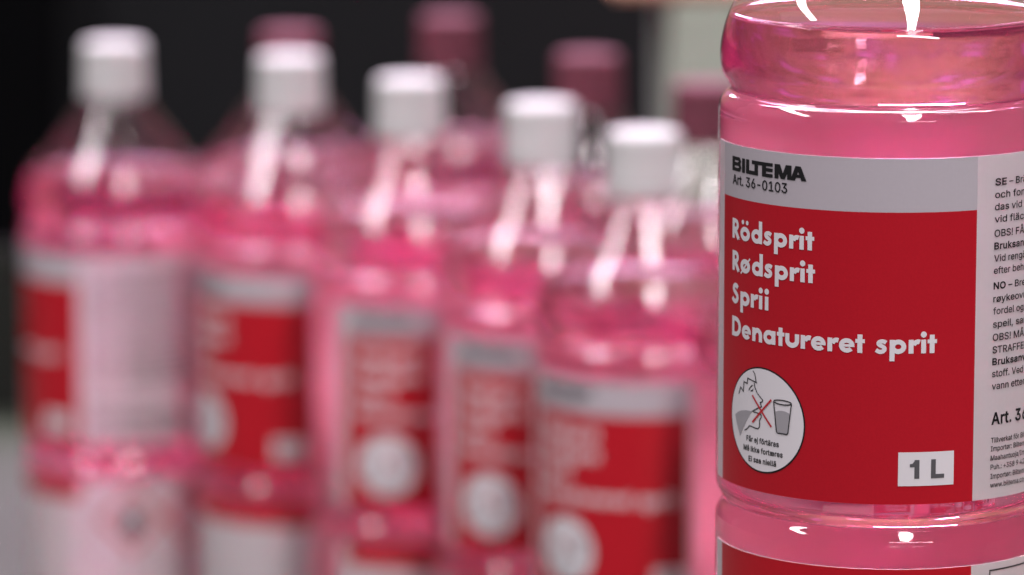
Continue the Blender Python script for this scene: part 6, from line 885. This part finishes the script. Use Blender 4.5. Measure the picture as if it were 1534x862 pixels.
# ------------------------------------------------------------------ setting
def boxmesh(bm, x0, x1, y0, y1, z0_, z1, bev=0.0):
    r = bmesh.ops.create_cube(bm, size=1)
    vs = r['verts']
    for v in vs:
        v.co = Vector(((x0 + x1) / 2 + v.co.x * (x1 - x0), (y0 + y1) / 2 + v.co.y * (y1 - y0), (z0_ + z1) / 2 + v.co.z * (z1 - z0_)))
    if bev:
        es = list({e for v in vs for e in v.link_edges})
        bmesh.ops.bevel(bm, geom=es, offset=bev, segments=3, affect='EDGES')


def box(name, b, m, bev=0.0, parent=None):
    bm = bmesh.new()
    boxmesh(bm, *b, bev)
    me = bpy.data.meshes.new(name)
    bm.to_mesh(me); bm.free()
    me.materials.append(m)
    o = bpy.data.objects.new(name, me)
    COL.objects.link(o)
    if parent: o.parent = parent
    return o


tag(box('shelf', (-1.6, 1.6, 0.75, 2.56, -0.03, 0.0), M['shelf'], 0.004), kind='structure')
tag(box('shelf_rail', (-1.6, 0.074, 2.565, 2.575, -0.03, 0.092), M['rail'], 0.004), kind='structure')
tag(box('side_panel', (-2.4, -0.28, 2.86, 2.89, -0.6, 0.33), M['black']), kind='structure')
tag(box('back_panel', (-2.4, 0.10, 2.90, 2.93, -0.6, 0.33), M['charcoal']), kind='structure')

tag(box('wall', (-4.0, 5.0, 4.60, 4.70, -1.0, 3.0), M['wall']), kind='structure')

# cartons: one lifts the near bottle, two stand at the back
c1 = box('carton', (0.035, 0.235, 1.09, 1.235, 0.0005, 0.1762), M['brown_card'], 0.002)
tag(c1, 'brown cardboard carton lifting the sharp near bottle', 'carton')
box('carton_flap', (0.035, 0.134, 1.09, 1.235, 0.1763, 0.1766), M['brown_card'], 0, c1)
box('carton_flap', (0.136, 0.235, 1.09, 1.235, 0.1763, 0.1766), M['brown_card'], 0, c1)
c2 = box('carton', (0.078, 0.40, 2.30, 2.55, 0.0005, 0.257), M['pale_card'], 0.003)
tag(c2, 'pale grey-green carton behind the bottles, beside the sharp bottle', 'carton')
box('packing_tape', (0.0775, 0.4005, 2.40, 2.45, 0.150, 0.2575), M['tape'], 0, c2)
c3 = box('carton', (0.048, 0.42, 2.30, 2.56, 0.259, 0.317), M['peach_card'], 0.003)
tag(c3, 'flat peach carton lying on top of the pale carton', 'carton')
box('carton_lid', (0.046, 0.422, 2.298, 2.562, 0.295, 0.319), M['peach_card'], 0.002, c3)

# ------------------------------------------------------------------ bottles
proto = make_bottle()
GRP = 'pink spirit bottles in blurred rows'
tag(proto, 'large sharp pink spirit bottle in front with legible red label', 'bottle')
proto.location = (0.09541, 1.17708, CAM_Z - 0.1584 - 0.165)
proto.rotation_euler = (0, 0, math.atan2(0.0, 1))
rows = [
    (-0.1815, 2.120, -46, 'leftmost blurred bottle, its white small-print side turned to the viewer'),
    (-0.0988, 2.066, -9, 'second blurred bottle from the left, its cap against a pinkish cap behind'),
    (-0.0437, 1.984, 37, 'blurred bottle with a narrow red label and round sign, third from the left'),
    (0.0119, 1.901, 20, 'blurred bottle fourth from the left, between the third and the widest label'),
    (0.0516, 1.812, 4, 'blurred pink bottle nearest the sharp one with a wide red label'),
    (0.110, 1.730, 60, 'pink bottle mostly hidden behind the sharp front bottle'),
    (-0.1037, 2.168, 25, 'shaded bottle whose cap rises right behind the second white cap'),
    (-0.0297, 2.229, 80, 'shaded far bottle whose dark shade-coloured cap rises above the third white cap'),
    (0.0339, 2.073, 140, 'shaded far bottle whose shade-coloured cap shows right of the fourth white cap'),
    (0.083, 1.965, -70, 'shaded far bottle whose dim cap shows beside the pale carton'),
]
# the far caps have their pinkish shade put into the plastic colour
shade_caps = {}
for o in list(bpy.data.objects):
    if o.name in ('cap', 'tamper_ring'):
        shade_caps[o.data] = o.data.copy()
        shade_caps[o.data].materials[0] = M['shade_cap']
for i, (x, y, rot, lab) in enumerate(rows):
    b = copy_tree(proto, None, shade_caps if i >= 6 else None)
    b.location = (x, y, 0.0005)
    b.rotation_euler = (0, 0, rad(rot))
    tag(b, lab, 'bottle', GRP)
